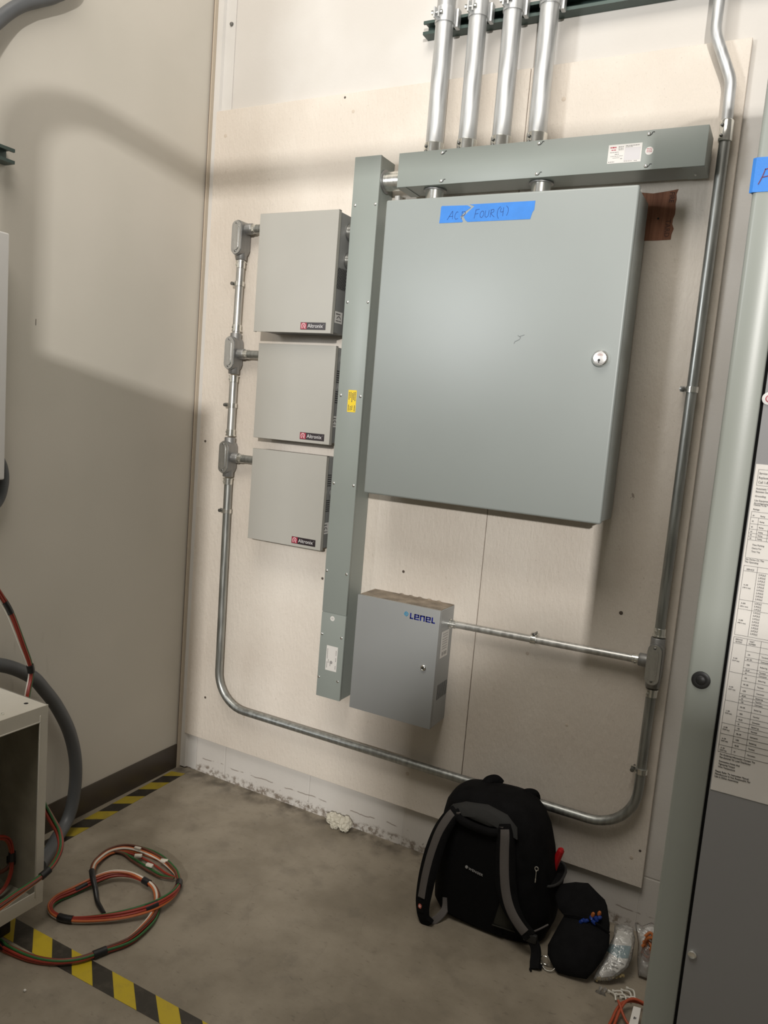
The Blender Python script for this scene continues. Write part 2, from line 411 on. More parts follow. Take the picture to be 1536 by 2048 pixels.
for x, z, r, k in [(1.672, .986, .006, 0), (1.33, 2.49, .007, 1), (1.26, 2.55, .003, 0), (1.79, .24, .006, 1), (1.40, .80, .006, 1), (1.812, .27, .004, 0), (1.80, 2.42, .006, 1), (1.55, .60, .005, 1)]:
    bm = B(); lathe(bm, (x, .0008, z), (x, -.002, z), [(0, r), (.0012, r), (.0016, r*.7)], 12); part('screw_head', bm, M['patchm' if k else 'hole'], t)
random.seed(3)                              # bare brown patch with its stamp, torn along the right side
pl = [(1.585, 2.208), (1.62, 2.203), (1.66, 2.207), (1.688, 2.211)]
pl += [(1.686+random.uniform(-.004, .003), 2.211-.0135*k) for k in range(1, 10)]
pl += [(1.683, 2.074), (1.65, 2.0725), (1.585, 2.073)]
bm = B(); prism(bm, pl[::-1], 'y', -.0006, .0004); pw = part('bare_wood_patch', bm, M['wood'], t, smooth=False, label='unpainted brown plywood patch with stamped lettering', origin=(1.64, 0, 2.14))
bm = B(); add_text(bm, 'FIRE', .019, (1.666, -.0009, 2.2045), (0, 0, -1), (1, 0, 0), .85, .0004); part('stamp_lettering', bm, M['stamp'], pw, smooth=False)
bm = B(); add_text(bm, 'TARD', .019, (1.664, -.0009, 2.1300), (0, 0, -1), (1, 0, 0), 1.)
bm2 = None
part('stamp_lettering', bm, M['stamp'], pw, smooth=False)
bm = B(); lathe(bm, (1.642, -.0004, 2.133), (1.642, -.002, 2.133), [(0, .003), (.0008, .003)], 10); part('nail_hole', bm, M['black'], pw)

# ------------------------------------------------------------------ enclosures
def screw(bm, x, y, z, r=.0042, axis=(0, -1, 0), h=.003):
    p = V((x, y, z)); a = V(axis); lathe(bm, p, p+a, [(0, r), (h*.45, r*.98), (h*.8, r*.7), (h, r*.2)], 10)

def greek(bm, x0, x1, y, z, h, ax='y', n=1, gap=.0, seedv=0):
    rr = random.Random(seedv); x = x0
    while x < x1-.0005:
        w = min(rr.uniform(.0025, .007), x1-x)
        if ax == 'y': box(bm, x, x+w, y-.0002, y, z, z+h)
        else: box(bm, y, y+.0002, x, x+w, z, z+h)
        x += w+.0012

def supply(x0, x1, z0, z1, d, label, slots, lab):
    t = thing('power_supply_box', ((x0+x1)/2, 0, z0), label, 'electrical box', 'small warm-grey power supply boxes')
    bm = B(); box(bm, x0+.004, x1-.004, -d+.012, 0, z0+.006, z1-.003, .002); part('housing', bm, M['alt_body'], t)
    bm = B()                                # lid with its return flange, as a shallow pan
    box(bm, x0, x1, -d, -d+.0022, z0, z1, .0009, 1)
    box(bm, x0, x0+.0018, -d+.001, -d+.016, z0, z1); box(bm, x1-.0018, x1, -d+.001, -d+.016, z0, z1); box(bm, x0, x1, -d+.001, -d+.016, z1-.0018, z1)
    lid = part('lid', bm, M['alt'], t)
    bx, bz = x1-.1225, z0+.0105              # name badge
    bm = B(); box(bm, bx, bx+.101, -d-.0009, -d, bz, bz+.0245, .0004, 1); bd = part('name_badge', bm, M['badge'], lid, label='black badge with red square and white lettering')
    bm = B(); box(bm, bx+.0012, bx+.0255, -d-.0013, -d-.0008, bz+.0015, bz+.023); part('badge_square', bm, M['badgered'], lid)
    bm = B(); yy = -d-.0015
    ring = [V((bx+.0128+.0072*math.cos(a), yy, bz+.0128+.0078*math.sin(a))) for a in [math.radians(-58+296*k/18) for k in range(19)]]
    ribbon(bm, ring, .0030, .0003, (0, -1, 0))
    ribbon(bm, [V((bx+.0055, yy, bz+.0052)), V((bx+.0095, yy, bz+.0052))], .0026, .0003, (0, -1, 0)); ribbon(bm, [V((bx+.0165, yy, bz+.0052)), V((bx+.0215, yy, bz+.0045))], .0026, .0003, (0, -1, 0))
    ribbon(bm, [V((bx+.0125, yy, bz+.0165)), V((bx+.0145, yy, bz+.009)), V((bx+.0175, yy, bz+.0055))], .003, .0003, (0, -1, 0))
    part('badge_emblem', bm, M['badgepink'], lid)
    bm = B(); add_text(bm, 'Altronix', .0185, (bx+.0295, yy, bz+.0068), (1, 0, 0), (0, 0, 1), .98); add_text(bm, '\u2019', .010, (bx+.0935, yy, bz+.0120), (1, 0, 0), (0, 0, 1)); part('badge_lettering', bm, M['badgewhite'], lid)
    for (ya, yb, za, zb, kind) in slots:     # vent openings on the right side
        bm = B()
        if kind == 'diamond':
            k = 0; z = za
            while z < zb:
                y = ya+(.0045 if k % 2 else 0)
                while y < yb:
                    prism(bm, [(y, z-.0042), (y+.0032, z), (y, z+.0042), (y-.0032, z)], 'x', x1-.0041, x1-.0035); y += .009
                z += .0058; k += 1
        else:
            z = za
            while z < zb: box(bm, x1-.0041, x1-.0035, ya, yb, z, z+.0032); z += .0075
        part('vent', bm, M['slot'], t, smooth=False)
    ya, yb, za, zb = lab
    bm = B(); box(bm, x1-.0041, x1-.0034, ya, yb, za, zb); lb = part('rating_label', bm, M['paper'], t, smooth=False, label='pale grey rating label with small print')
    bm = B()
    greek(bm, ya+.004, yb-.012, x1-.0033, zb-.010, .004, 'x', seedv=1); greek(bm, ya+.006, yb-.006, x1-.0033, za+.006, .003, 'x', seedv=2)
    tube(bm, [V((x1-.0032, ya+.010+(yb-ya-.02)*k/8, (za+zb)/2-.004+.008*math.sin(math.pi*k/8))) for k in range(9)], .0013, 6)
    part('label_print', bm, M['ink'], t, smooth=False)
    return t
supply(.3344, .6551, 1.7725, 2.1729, .130, 'largest warm-grey box with a black name badge, topmost of the stack of three', [(-.112, -.052, 1.926, 1.995, 'diamond')], (-.104, -.058, 1.812, 1.850))
supply(.3306, .6557, 1.4001, 1.7364, .090, 'middle warm-grey box with a black name badge, between the two others in the stack', [(-.078, -.045, 1.615, 1.655, 's'), (-.078, -.045, 1.545, 1.585, 's')], (-.078, -.040, 1.462, 1.500))
supply(.3321, .6505, 1.0285, 1.3604, .090, 'lowest warm-grey box with a black name badge, bottom of the stack of three', [(-.078, -.045, 1.255, 1.30, 's'), (-.078, -.045, 1.165, 1.21, 's')], (-.078, -.040, 1.085, 1.125))

# vertical wireway
x0, x1, z0, z1, d = .6805, .7785, .5133, 2.3442, .096
t = thing('wireway', (.73, 0, z0), 'tall narrow grey-green vertical wiring duct left of the large enclosure', 'wiring duct', 'grey-green sheet metal wiring ducts')
bm = B(); box(bm, x0+.001, x1-.001, -d+.002, 0, z0, z1, .001, 1); part('trough', bm, M['gutter'], t, smooth=False)
bm = B(); box(bm, x0, x1, -d-.0006, -d+.010, .8205, z1-.0, .0012); part('cover', bm, M['gutter'], t, label='long upper cover plate')
bm = B(); box(bm, x0, x1, -d-.0006, -d+.010, z0-.001, .8175, .0012); part('cover', bm, M['gutter'], t, label='short lower cover plate')
for x, z in [(.6935, 2.1915), (.770, 2.1915), (.6915, 1.8805), (.770, 1.8805), (.6925, 1.5725), (.769, 1.5725), (.690, 1.2725), (.769, 1.2725), (.688, .966), (.768, .966), (.688, .739), (.767, .739), (.687, .582), (.765, .582)]:
    bm = B(); screw(bm, x, -d-.0005, z, .0045); part('screw', bm, M['chrome'], t)
bm = B(); box(bm, .7215, .7535, -d-.001, -d-.0004, 1.5185, 1.592); st = part('yellow_sticker', bm, M['yellow'], t, smooth=False, label='yellow printed sticker')
bm = B()
for k, (a, b, c) in enumerate([(.7245, 1.560, .026), (.7305, 1.566, .018), (.736, 1.552, .03), (.742, 1.560, .022), (.7475, 1.556, .028), (.7245, 1.523, .018), (.7315, 1.524, .012), (.738, 1.526, .012), (.7475, 1.522, .02)]):
    zz = b
    while zz < b+c: box(bm, a, a+.0028, -d-.0013, -d-.0009, zz, zz+.004); zz += .0052
part('sticker_print', bm, M['ink'], st, smooth=False)
bm = B(); box(bm, .711, .7565, -d-.001, -d-.0004, .6135, .7025); st = part('rating_label', bm, M['paper'], t, smooth=False, label='white printed rating label')
bm = B()
for a, b, c in [(.7145, .655, .036), (.7145, .622, .02), (.720, .640, .01), (.7495, .672, .018), (.7495, .650, .012), (.7495, .622, .014), (.728, .630, .012)]:
    zz = b
    while zz < b+c: box(bm, a, a+.003, -d-.0013, -d-.0009, zz, zz+.0035); zz += .0047
lathe(bm, (.733, -d-.0009, .644), (.733, -d-.0014, .644), [(0, .006), (.0003, .006)], 12)
part('label_print', bm, M['inkgrey'], st, smooth=False)
bm = B(); lathe(bm, (.7255, -d-.0004, .8005), (.7255, -d-.0012, .8005), [(0, .0088), (.0006, .0088)], 20); st = part('round_sticker', bm, M['paper'], t, label='small round white sticker')
bm = B(); greek(bm, .7215, .7295, -d-.0011, .8015, .0016, seedv=3); greek(bm, .7220, .7290, -d-.0011, .7985, .0016, seedv=4); part('sticker_print', bm, M['inkgrey'], st, smooth=False)

# horizontal wireway
x0, x1, z0, z1, d, yb = .8601, 1.7658, 2.2290, 2.3316, .1275, -.022
t = thing('wireway', (1.31, 0, z0), 'long horizontal grey-green wiring duct above the large enclosure', 'wiring duct', 'grey-green sheet metal wiring ducts')
bm = B(); box(bm, x0+.001, x1-.0225, -d+.002, yb, z0+.001, z1-.001, .001, 1); part('trough', bm, M['gutter'], t, smooth=False)
bm = B(); box(bm, x0, x1, -d-.0006, -d+.003, z0, z1, .001); part('cover', bm, M['gutter'], t, label='full-length front cover plate')
bm = B(); prism(bm, [(x1-.055, z0-.0006), (x1, z0-.0006), (x1, z1), (x1-.055, z1)], 'y', -d+.0035, yb-.0005); part('end_cap', bm, M['gutter'], t, smooth=False)
bm = B(); box(bm, x0-.001, x0+.03, -d+.0035, yb-.0005, z0-.0006, z1); part('end_cap', bm, M['gutter'], t, smooth=False)
bm = B(); screw(bm, x1-.030, -.06, z0-.0006, .0035, (0, 0, -1)); part('screw', bm, M['chrome'], t)
for x, z in [(1.008, 2.321), (1.311, 2.3225), (1.615, 2.321), (1.011, 2.2385), (1.313, 2.2385), (1.616, 2.2385)]:
    bm = B(); screw(bm, x, -d-.0005, z, .0048); part('screw', bm, M['chrome'], t)
    bm = B(); ribbon(bm, [V((x+.003, -d-.0008, z-.004)), V((x+.008, -d-.0008, z)), V((x+.010, -d-.0008, z+.0045)), V((x+.015, -d-.0008, z+.0045))], .0024, .0002, (0, -1, 0)); part('keyhole_slot', bm, M['slot'], t, smooth=False)
for x in (1.0, 1.62):
    bm = B(); box(bm, x-.02, x+.02, yb-.001, 0, 2.25, 2.31); part('standoff', bm, M['steel'], t, smooth=False)
bm = B(); box(bm, 1.5115, 1.601, -d-.0011, -d-.0004, 2.2515, 2.3005); st = part('rating_label', bm, M['paper'], t, smooth=False, label='white rectangular rating label')
bm = B(); yy = -d-.0012
for a, b, z, h in [(1.5385, 1.552, 2.2925, .0026), (1.5385, 1.552, 2.2885, .0016), (1.5385, 1.552, 2.2855, .0016), (1.517, 1.541, 2.2795, .0018), (1.530, 1.541, 2.274, .002), (1.519, 1.552, 2.2695, .0014), (1.525, 1.543, 2.265, .0014), (1.546, 1.551, 2.262, .002), (1.514, 1.531, 2.2545, .002), (1.5575, 1.595, 2.2945, .0022), (1.5575, 1.578, 2.2915, .0014), (1.556, 1.578, 2.2545, .0016), (1.583, 1.591, 2.254, .002)]:
    greek(bm, a, b, yy, z, h, seedv=int(z*9999))
part('label_print', bm, M['inkgrey'], st, smooth=False)
bm = B(); greek(bm, 1.5165, 1.5335, yy, 2.2915, .0034, seedv=8); greek(bm, 1.520, 1.532, yy, 2.2855, .0022, seedv=5); part('label_print_red', bm, M['inkred'], st, smooth=False)
bm = B(); box(bm, 1.5555, 1.598, yy-.0001, yy+.0002, 2.2575, 2.2905); part('blank_field', bm, mat('lilac_field', (.58, .56, .57), .5), st, smooth=False)
bm = B(); lathe(bm, (1.621, -d-.0004, 2.2775), (1.621, -d-.0012, 2.2775), [(0, .0105), (.0007, .0105)], 24); st = part('round_sticker', bm, M['paper'], t, label='round white sticker')
bm = B()
for z in (2.2825, 2.2785, 2.2745): greek(bm, 1.614, 1.628, -d-.0012, z, .0013, seedv=int(z*999))
part('sticker_print', bm, M['inkred'], st, smooth=False)

# large enclosure
x0, x1, z0, z1, d, yb = .8585, 1.6184, 1.2638, 2.1747, .1861, -.018
t = thing('large_enclosure', (1.24, 0, z0), 'large square blue-grey hinged enclosure with a round key lock', 'electrical enclosure')
bm = B(); box(bm, x0+.004, x1-.004, -d+.018, yb, z0+.004, z1-.004, .003); part('housing', bm, M['panel'], t)
bm = B(); box(bm, x0, x1, -d, -d+.024, z0, z1, .006, 4); dr = part('door', bm, M['panel'], t)
for x in (1.0, 1.48):
    for z in (1.40, 2.05):
        bm = B(); box(bm, x-.02, x+.02, yb-.001, 0, z-.03, z+.03); part('standoff', bm, M['steel'], t, smooth=False)
for z in (1.8265, 1.583, 1.338):            # hinge knuckles seen in the gap beside the duct
    bm = B(); lathe(bm, (x0-.004, -.060, z), (x0+.012, -.060, z), [(0, .004), (.004, .011), (.008, .011)], 14); part('connector_end', bm, M['zinc'], t)
lx, lz = 1.5685, 1.7185
bm = B(); lathe(bm, (lx, -d, lz), (lx, -d-.02, lz), [(0, .0225), (.009, .0225), (.012, .021), (.014, .019)], 32); lk = part('lock', bm, M['chrome'], dr)
bm = B(); lathe(bm, (lx, -d-.0135, lz), (lx, -d-.02, lz), [(0, .0178), (.0025, .0175), (.003, .016)], 32); part('lock_face', bm, mat('brushed_lock_face', (.78, .76, .74), .35, .85), dr)
bm = B(); lathe(bm, (lx-.001, -d-.0160, lz-.006), (lx-.001, -d-.02, lz-.006), [(0, .0034), (.0008, .0034)], 14); box(bm, lx-.0024, lx+.0004, -d-.0169, -d-.016, lz-.0135, lz-.006); part('keyhole', bm, M['black'], dr, smooth=False)
bm = B()
for rr in (.0052, .0085, .0115): tube(bm, [V((lx+rr*.8*math.cos(a), -d-.0166, lz+.004+rr*.62*math.sin(a))) for a in [math.radians(20+140*k/8) for k in range(9)]], .0006, 6)
part('lock_engraving', bm, mat('pink_engraving', (.55, .36, .33), .5), dr)
bm = B()                                     # scratch on the paint
ribbon(bm, [V((1.325+.010*math.sin(k*1.3), -d-.0003, 1.775-.006*k)) for k in range(5)], .0022, .0001, (0, -1, 0)); ribbon(bm, [V((1.331, -d-.0003, 1.772)), V((1.345, -d-.0003, 1.777))], .002, .0001, (0, -1, 0))
part('scratch', bm, mat('scratch_grey', (.17, .19, .19), .5), dr, smooth=False)

# painter's tape on its door: two torn pieces
yt = -d-.0007
def tape_piece(poly, label, letters, org, sc):
    t = thing('tape_label', (sum(p[0] for p in poly)/len(poly), -d, sum(p[1] for p in poly)/len(poly)), label, 'tape', 'torn blue painters tape on the enclosure door')
    bm = B(); prism(bm, poly[::-1], 'y', yt, -d+.0002); tp = part('strip', bm, M['btape'], t, smooth=False)
    bm = B(); strokes(bm, letters, (org[0], yt, org[1]), (1, 0, 0), (0, 0, 1), sc, .0013, .0003); part('handwriting', bm, M['pen'], t, smooth=False, label='dark blue handwritten letters')
A_ = [[(.0, .0), (.62, 1.0), (.72, 1.0), (.78, .05)], [(.25, .42), (.82, .42)]]
C_ = [[(1.55, .92), (1.35, .98), (1.12, .6), (1.12, .2), (1.3, .02), (1.6, .12)]]
P_ = [[(2.1, -.02), (2.18, 1.0)], [(2.1, .9), (2.5, 1.0), (2.62, .75), (2.45, .5), (2.15, .42)]]
tape_piece([(1.0455, 2.098), (1.1195, 2.098), (1.1215, 2.101), (1.1120, 2.114), (1.1265, 2.128), (1.1440, 2.139), (1.1315, 2.1455), (1.0505, 2.1475), (1.0475, 2.145), (1.0470, 2.12)],
           'left torn blue tape strip marked ACP on the large enclosure', A_+C_+P_, (1.071, 2.107), .0215)
F_ = [[(.02, -.05), (.18, .88)], [(.12, .9), (.62, 1.0)], [(.1, .45), (.5, .5)]]
O_ = [[(.95, .75), (.75, .5), (.78, .12), (1.0, .02), (1.2, .35), (1.15, .7), (.95, .75)]]
U_ = [[(1.42, .78), (1.38, .2), (1.55, .02), (1.78, .2), (1.85, .8)]]
R_ = [[(2.05, .0), (2.12, .85)], [(2.05, .8), (2.4, .88), (2.42, .6), (2.12, .42), (2.55, .0)]]
PL = [[(3.25, 1.15), (2.95, .8), (2.9, .2), (3.1, -.2)]]
F4 = [[(3.35, .98), (3.28, .55), (3.65, .58)], [(3.62, 1.05), (3.60, .05)]]
PR = [[(3.95, 1.2), (4.2, .9), (4.2, .4), (4.05, .1)]]
tape_piece([(1.1365, 2.098), (1.3270, 2.098), (1.3320, 2.117), (1.3365, 2.1235), (1.3370, 2.1475), (1.1385, 2.1475), (1.1545, 2.142), (1.1370, 2.128), (1.1225, 2.114), (1.1290, 2.104)],
           'right torn blue tape strip marked FOUR (4) on the large enclosure', F_+O_+U_+R_+PL+F4+PR, (1.1560, 2.1085), .0245)

# small control box
x0, x1, z0, z1, d = .8313, 1.1372, .5128, .9106, .119
t = thing('control_box', (.98, 0, z0), 'silver-grey box with blue lettering and small round lock near the floor', 'electrical box')
bm = B(); box(bm, x0+.0008, x1-.0008, -d+.014, 0, z0+.001, z1-.001, .0012, 1); part('housing', bm, M['lenel'], t)
bm = B(); box(bm, x0, x1, -d, -d+.0125, z0, z1, .0015); dr = part('door', bm, M['lenel'], t)
bm = B(); box(bm, x0+.002, x1-.002, -d+.014, -.001, z1-.0012, z1+.0006); part('dust_layer', bm, M['dust'], t, smooth=False, label='brown dust on the top')
for k in range(5): 
    xx = x0+.11+.035*k
    bm = B(); bmesh.ops.create_icosphere(bm, subdivisions=2, radius=.006, matrix=Matrix.Translation((xx, -.007, z1+.0008)) @ Matrix.Diagonal((1.6, .8, .7, 1))); part('debris', bm, M['dust'], t)
lx, lz = 1.096, .7135
bm = B(); lathe(bm, (lx, -d, lz), (lx, -d-.02, lz), [(0, .0098), (.004, .0098), (.0065, .0075), (.007, .006), (.0055, .0055)], 24); part('lock', bm, M['chrome'], dr)
bm = B(); box(bm, lx-.0008, lx+.0008, -d-.0068, -d-.0050, lz-.0042, lz+.0042); part('keyhole', bm, M['black'], dr, smooth=False)
# block lettering LENEL in the maker's squared style
bm = B(); yy = -d-.0005; zb = .8658; H = .0185
def bar(a, b, c, e): box(bm, a, b, yy, -d+.0002, c, e)
x = 1.0315; s = .0046
bar(x, x+s, zb, zb+H*1.05); bar(x, x+.0125, zb, zb+s*.9); x += .0155
for ch in 'ENE':
    w = .0175
    if ch == 'E':
        bar(x, x+s, zb, zb+H); bar(x, x+w, zb, zb+s*.8); bar(x, x+w, zb+H-s*.8, zb+H); bar(x, x+w, zb+H*.40, zb+H*.40+s*.75); bar(x+w-s, x+w, zb+H*.45, zb+H)
    else:
        bar(x, x+s, zb, zb+H); bar(x+w-s, x+w, zb, zb+H); bar(x, x+w, zb+H-s*.95, zb+H)
    x += w+.0032
bar(x, x+s, zb, zb+H*1.05); bar(x, x+.0125, zb, zb+s*.9)
part('lettering', bm, M['navy'], dr, smooth=False)
bm = B(); cx, cz = 1.0175, .8790
for a in range(4):
    an = math.pi/2*a; u = V((math.cos(an), 0, math.sin(an))); w = V((-math.sin(an), 0, math.cos(an)))
    ribbon(bm, [V((cx, -d-.0003, cz))+u*.0078, V((cx, -d-.0003, cz))+u*.0015+w*.0063], .0032, .0004, (0, -1, 0))
lathe(bm, (cx-.0005, -d, cz), (cx-.0005, -d-.001, cz), [(0, .0028), (.0006, .0028)], 12)
part('diamond_emblem', bm, M['cyan'], dr, smooth=False)
bm = B()
for k in range(9):
    y = -.083+.009*k; prism(bm, [(y, .602+.0005*k), (y+.0032, .602), (y+.0032, .652), (y, .655)], 'x', x1-.0012, x1-.0003)
part('vent', bm, M['slot'], t, smooth=False)
bm = B(); box(bm, x1-.0012, x1-.0002, -.087, -.028, .745, .834); st = part('rating_label', bm, M['paper'], t, smooth=False, label='white side label with small diagrams')
bm = B()
for z in (.824, .816, .806, .798, .790, .781, .773): greek(bm, -.078, -.038, x1-.0001, z, .0025, 'x', seedv=int(z*1000))
for y in (-.075, -.06, -.047): box(bm, x1-.0001, x1+.0001, y, y+.009, .752, .764)
part('label_print', bm, M['inkgrey'], st, smooth=False)

# ------------------------------------------------------------------ conduit
RP, RS = .0147, .0117
def connector(t, p, d, r, n=.024):
    """set-screw connector sleeve at p pointing along d, as a part of pipe t"""
    p, d = V(p), V(d).normalized()
    bm = B(); lathe(bm, p, p+d, [(0, r+.0045), (.004, r+.0045), (.0045, r+.0022), (n, r+.0022), (n+.001, r+.0005)], 20)
    u = V((0, -1, 0)) if abs(d.y) < .5 else V((1, 0, 0)); s = p+d*n*.6+(u*.8+V((-.5, 0, 0) if abs(d.x) < .5 else (0, 0, -.5)))*(r+.001); a = (s-p-d*n*.6).normalized()
    lathe(bm, s, s+a, [(0, .0038), (.004, .0038), (.0042, .002)], 8)
    part('connector', bm, M['zinc'], t)

def pipe(path, r, m, label, name='conduit_pipe', group='galvanised conduit runs', ends=(), rad=None):
    path = [V(p) for p in path]
    if rad: path = bend_path(path, rad)
    mid = path[len(path)//2]
    t = thing(name, mid, label, 'conduit', group)
    bm = B(); tube(bm, path, r, 20); part('tube', bm, m, t, ang=60)
    for p, d in ends: connector(t, p, d, r)
    return t

def fitting(x, zc, label, side, up=True, down=True, sz=None, h=.118, col='cast'):
    """cast conduit body with an oval screwed lid; side = list of x directions of side hubs"""
    t = thing('conduit_fitting', (x, 0, zc), label, 'conduit fitting', 'cast conduit fittings with oval lids')
    bm = B(); prism(bm, stadium(x, zc, .042, h+.006), 'y', -.060, -.008, .004); 
    if up: lathe(bm, (x, -.030, zc+h/2-.022), (x, -.030, zc+1), [(0, .0205), (.036, .0205), (.038, .019)], 24)
    if down: lathe(bm, (x, -.030, zc-h/2+.022), (x, -.030, zc-1), [(0, .0205), (.036, .0205), (.038, .019)], 24)
    for s in side:
        zz = zc if sz is None else sz
        lathe(bm, (x+s*.005, -.030, zz), (x+s, -.030, zz), [(0, .0195), (.040, .0195), (.042, .018)], 24)
    part('casting', bm, M[col], t)
    bm = B(); prism(bm, stadium(x-.001, zc, .040, h), 'y', -.0655, -.0595, .0035, 3); ld = part('lid', bm, M['castlid'], t)
    bm = B(); prism(bm, stadium(x-.001, zc, .024, h-.026), 'y', -.0685, -.0650, .0025, 3); part('lid_rib', bm, M['castlid'], ld)
    for s in (1, -1):
        bm = B(); screw(bm, x-.001, -.0655, zc+s*(h/2-.010), .004); part('lid_screw', bm, M['steel'], ld)
    return t
XL, YC = .180, -.030
fitting(XL, 2.115, 'cast elbow fitting with oval lid, topmost of three beside the small grey boxes', [1], up=False, sz=2.150)
fitting(XL-.004, 1.700, 'cast tee fitting with oval lid, middle of three beside the small grey boxes', [1])
fitting(XL-.004, 1.312, 'cast tee fitting with oval lid, lowest of three beside the small grey boxes', [1])
fitting(1.790, .866, 'cast tee fitting with oval lid on the right, beside the green-grey cabinet', [-1])
pipe([(XL, YC, 2.045), (XL-.003, YC, 1.77)], RP, M['emt'], 'short bright vertical pipe between the topmost and middle cast fittings', ends=[((XL, YC, 2.036), (0, 0, -1)), ((XL-.002, YC, 1.782), (0, 0, 1))])
bm = None
pipe([(XL-.003, YC, 1.61), (XL-.003, YC, 1.40)], RP, M['emt'], 'short bright vertical pipe between the middle and lowest cast fittings', ends=[((XL-.003, YC, 1.619), (0, 0, -1)), ((XL-.003, YC, 1.393), (0, 0, 1))])
for z, x1, lb in ((2.150, .338, 'topmost'), (1.700, .334, 'middle'), (1.312, .335, 'lowest')):
    pipe([(XL+.040, YC, z), (x1, YC, z)], RP, M['emt_dull'], 'short horizontal pipe stub joining a cast fitting to the %s small grey box' % lb, ends=[((XL+.038, YC, z), (1, 0, 0))])
pipe([(XL-.001, YC, 1.215), (.187, YC, .336), (1.788, YC, .336), (1.790, YC, .77)], RP, M['emt_dull'], 'long conduit bent into a U across the bottom of the board behind the backpack', rad=.135, ends=[((XL-.003, YC, 1.232), (0, 0, -1)), ((1.790, YC, .787), (0, 0, -1))])
pipe([(1.791, YC, .945), (1.796, YC, 2.33)], RP, M['emt_dull'], 'tall straight dull vertical pipe along the right edge of the plywood', ends=[((1.791, YC, .945), (0, 0, 1))])
t = pipe(bend_path([(1.796, YC, 2.33), (1.792, YC, 2.475), (1.738, YC-.006, 2.60), (1.738, YC-.006, 2.95)], .10), RP, M['rmc'], 'bright pipe with a double bend at the top right above the tall straight pipe')
bm = B(); lathe(bm, (1.796, YC, 2.318), (1.796, YC, 3), [(0, RP+.003), (.003, RP+.0035), (.052, RP+.0035), (.055, RP+.001)], 20); cp = part('coupling', bm, M['zinc'], t)
for z in (2.330, 2.357):
    bm = B(); screw(bm, 1.787, YC-.0165, z, .0045, (-.4, -.9, 0), .005); part('set_screw', bm, M['steel'], cp)
pipe([(1.15, YC, .8525), (1.735, YC, .8645)], RS, M['emt'], 'thin slightly sloping horizontal pipe from the silver-grey box to the right-hand fitting', ends=[((1.1365, YC, .852), (1, 0, .02)), ((1.749, YC, .865), (-1, 0, -.02))])

def strap(x, z, r, label, horizontal=False, ear=-1):
    t = thing('conduit_strap', (x, YC, z), label, 'pipe clamp', 'zinc one-hole clamps on the conduit')
    d = V((1, 0, 0)) if horizontal else V((0, 0, 1)); c = V((x, YC, z))
    bm = B(); lathe(bm, c-d*.008, c+d, [(0, r+.0004), (0, r+.003), (.016, r+.003), (.016, r+.0004)], 20)
    e = V((0, 0, 1)) if horizontal else V((ear, 0, 0))
    p = c+e*(r+.001)
    if horizontal: box(bm, x-.008, x+.008, -.034, -.0005, z+r, z+r+.003)
    else: box(bm, min(x+ear*(r+.016), x+ear*r), max(x+ear*(r+.016), x+ear*r), -.033, -.027, z-.008, z+.008)
    part('band', bm, M['zinc'], t)
    bm = B()
    if horizontal: lathe(bm, (x, -.040, z+r+.006), (x, 0, z+r+.006), [(0, .002), (.001, .005), (.005, .005), (.0055, .0026), (.039, .0026)], 10)
    else: lathe(bm, (x+ear*(r+.010), -.046, z), (x+ear*(r+.010), 0, z), [(0, .003), (.001, .0065), (.007, .0065), (.0075, .003), (.045, .003)], 10)
    part('bolt', bm, M['steel'], t)
strap(XL-.001, 1.955, RP, 'zinc pipe clamp beside the topmost small grey box')
strap(XL-.003, 1.508, RP, 'zinc pipe clamp beside the middle small grey box')
strap(XL, 1.105, RP, 'zinc pipe clamp beside the lowest small grey box')
strap(1.7935, 1.657, RP, 'zinc pipe clamp on the tall right pipe level with the key lock')
strap(1.790, .532, RP, 'zinc pipe clamp just above the bottom right bend')
strap(1.424, .858, RS, 'zinc clamp at the middle of the thin horizontal pipe', True)

# four large conduits, their clamps and the strut they hang on
t = thing('strut_channel', (1.45, WY, 2.75), 'dark green strut channel across the top holding the four large pipes', 'strut channel')
def channel(bm, a0, a1, back, fr, lo, hi, along):
    th = .0027; lip = .009
    sec = [(back, lo), (fr, lo), (fr, lo+lip), (fr-math.copysign(.007, fr-back), lo+lip), (fr-math.copysign(.007, fr-back), lo+lip-th), (fr-math.copysign(th, fr-back), lo+lip-th), (fr-math.copysign(th, fr-back), lo+th), (back+math.copysign(th, fr-back), lo+th),
           (back+math.copysign(th, fr-back), hi-th), (fr-math.copysign(th, fr-back), hi-th), (fr-math.copysign(th, fr-back), hi-lip+th), (fr-math.copysign(.007, fr-back), hi-lip+th), (fr-math.copysign(.007, fr-back), hi-lip), (fr, hi-lip), (fr, hi), (back, hi)]
    prism(bm, sec, along, a0, a1)
bm = B(); channel(bm, .853, 2.05, WY-.0005, -.0225, 2.7275, 2.7685, 'x'); part('channel', bm, M['strut'], t, smooth=False)
R2 = .0279; YB = -.060
names = ['leftmost', 'second from left', 'third from left', 'rightmost']
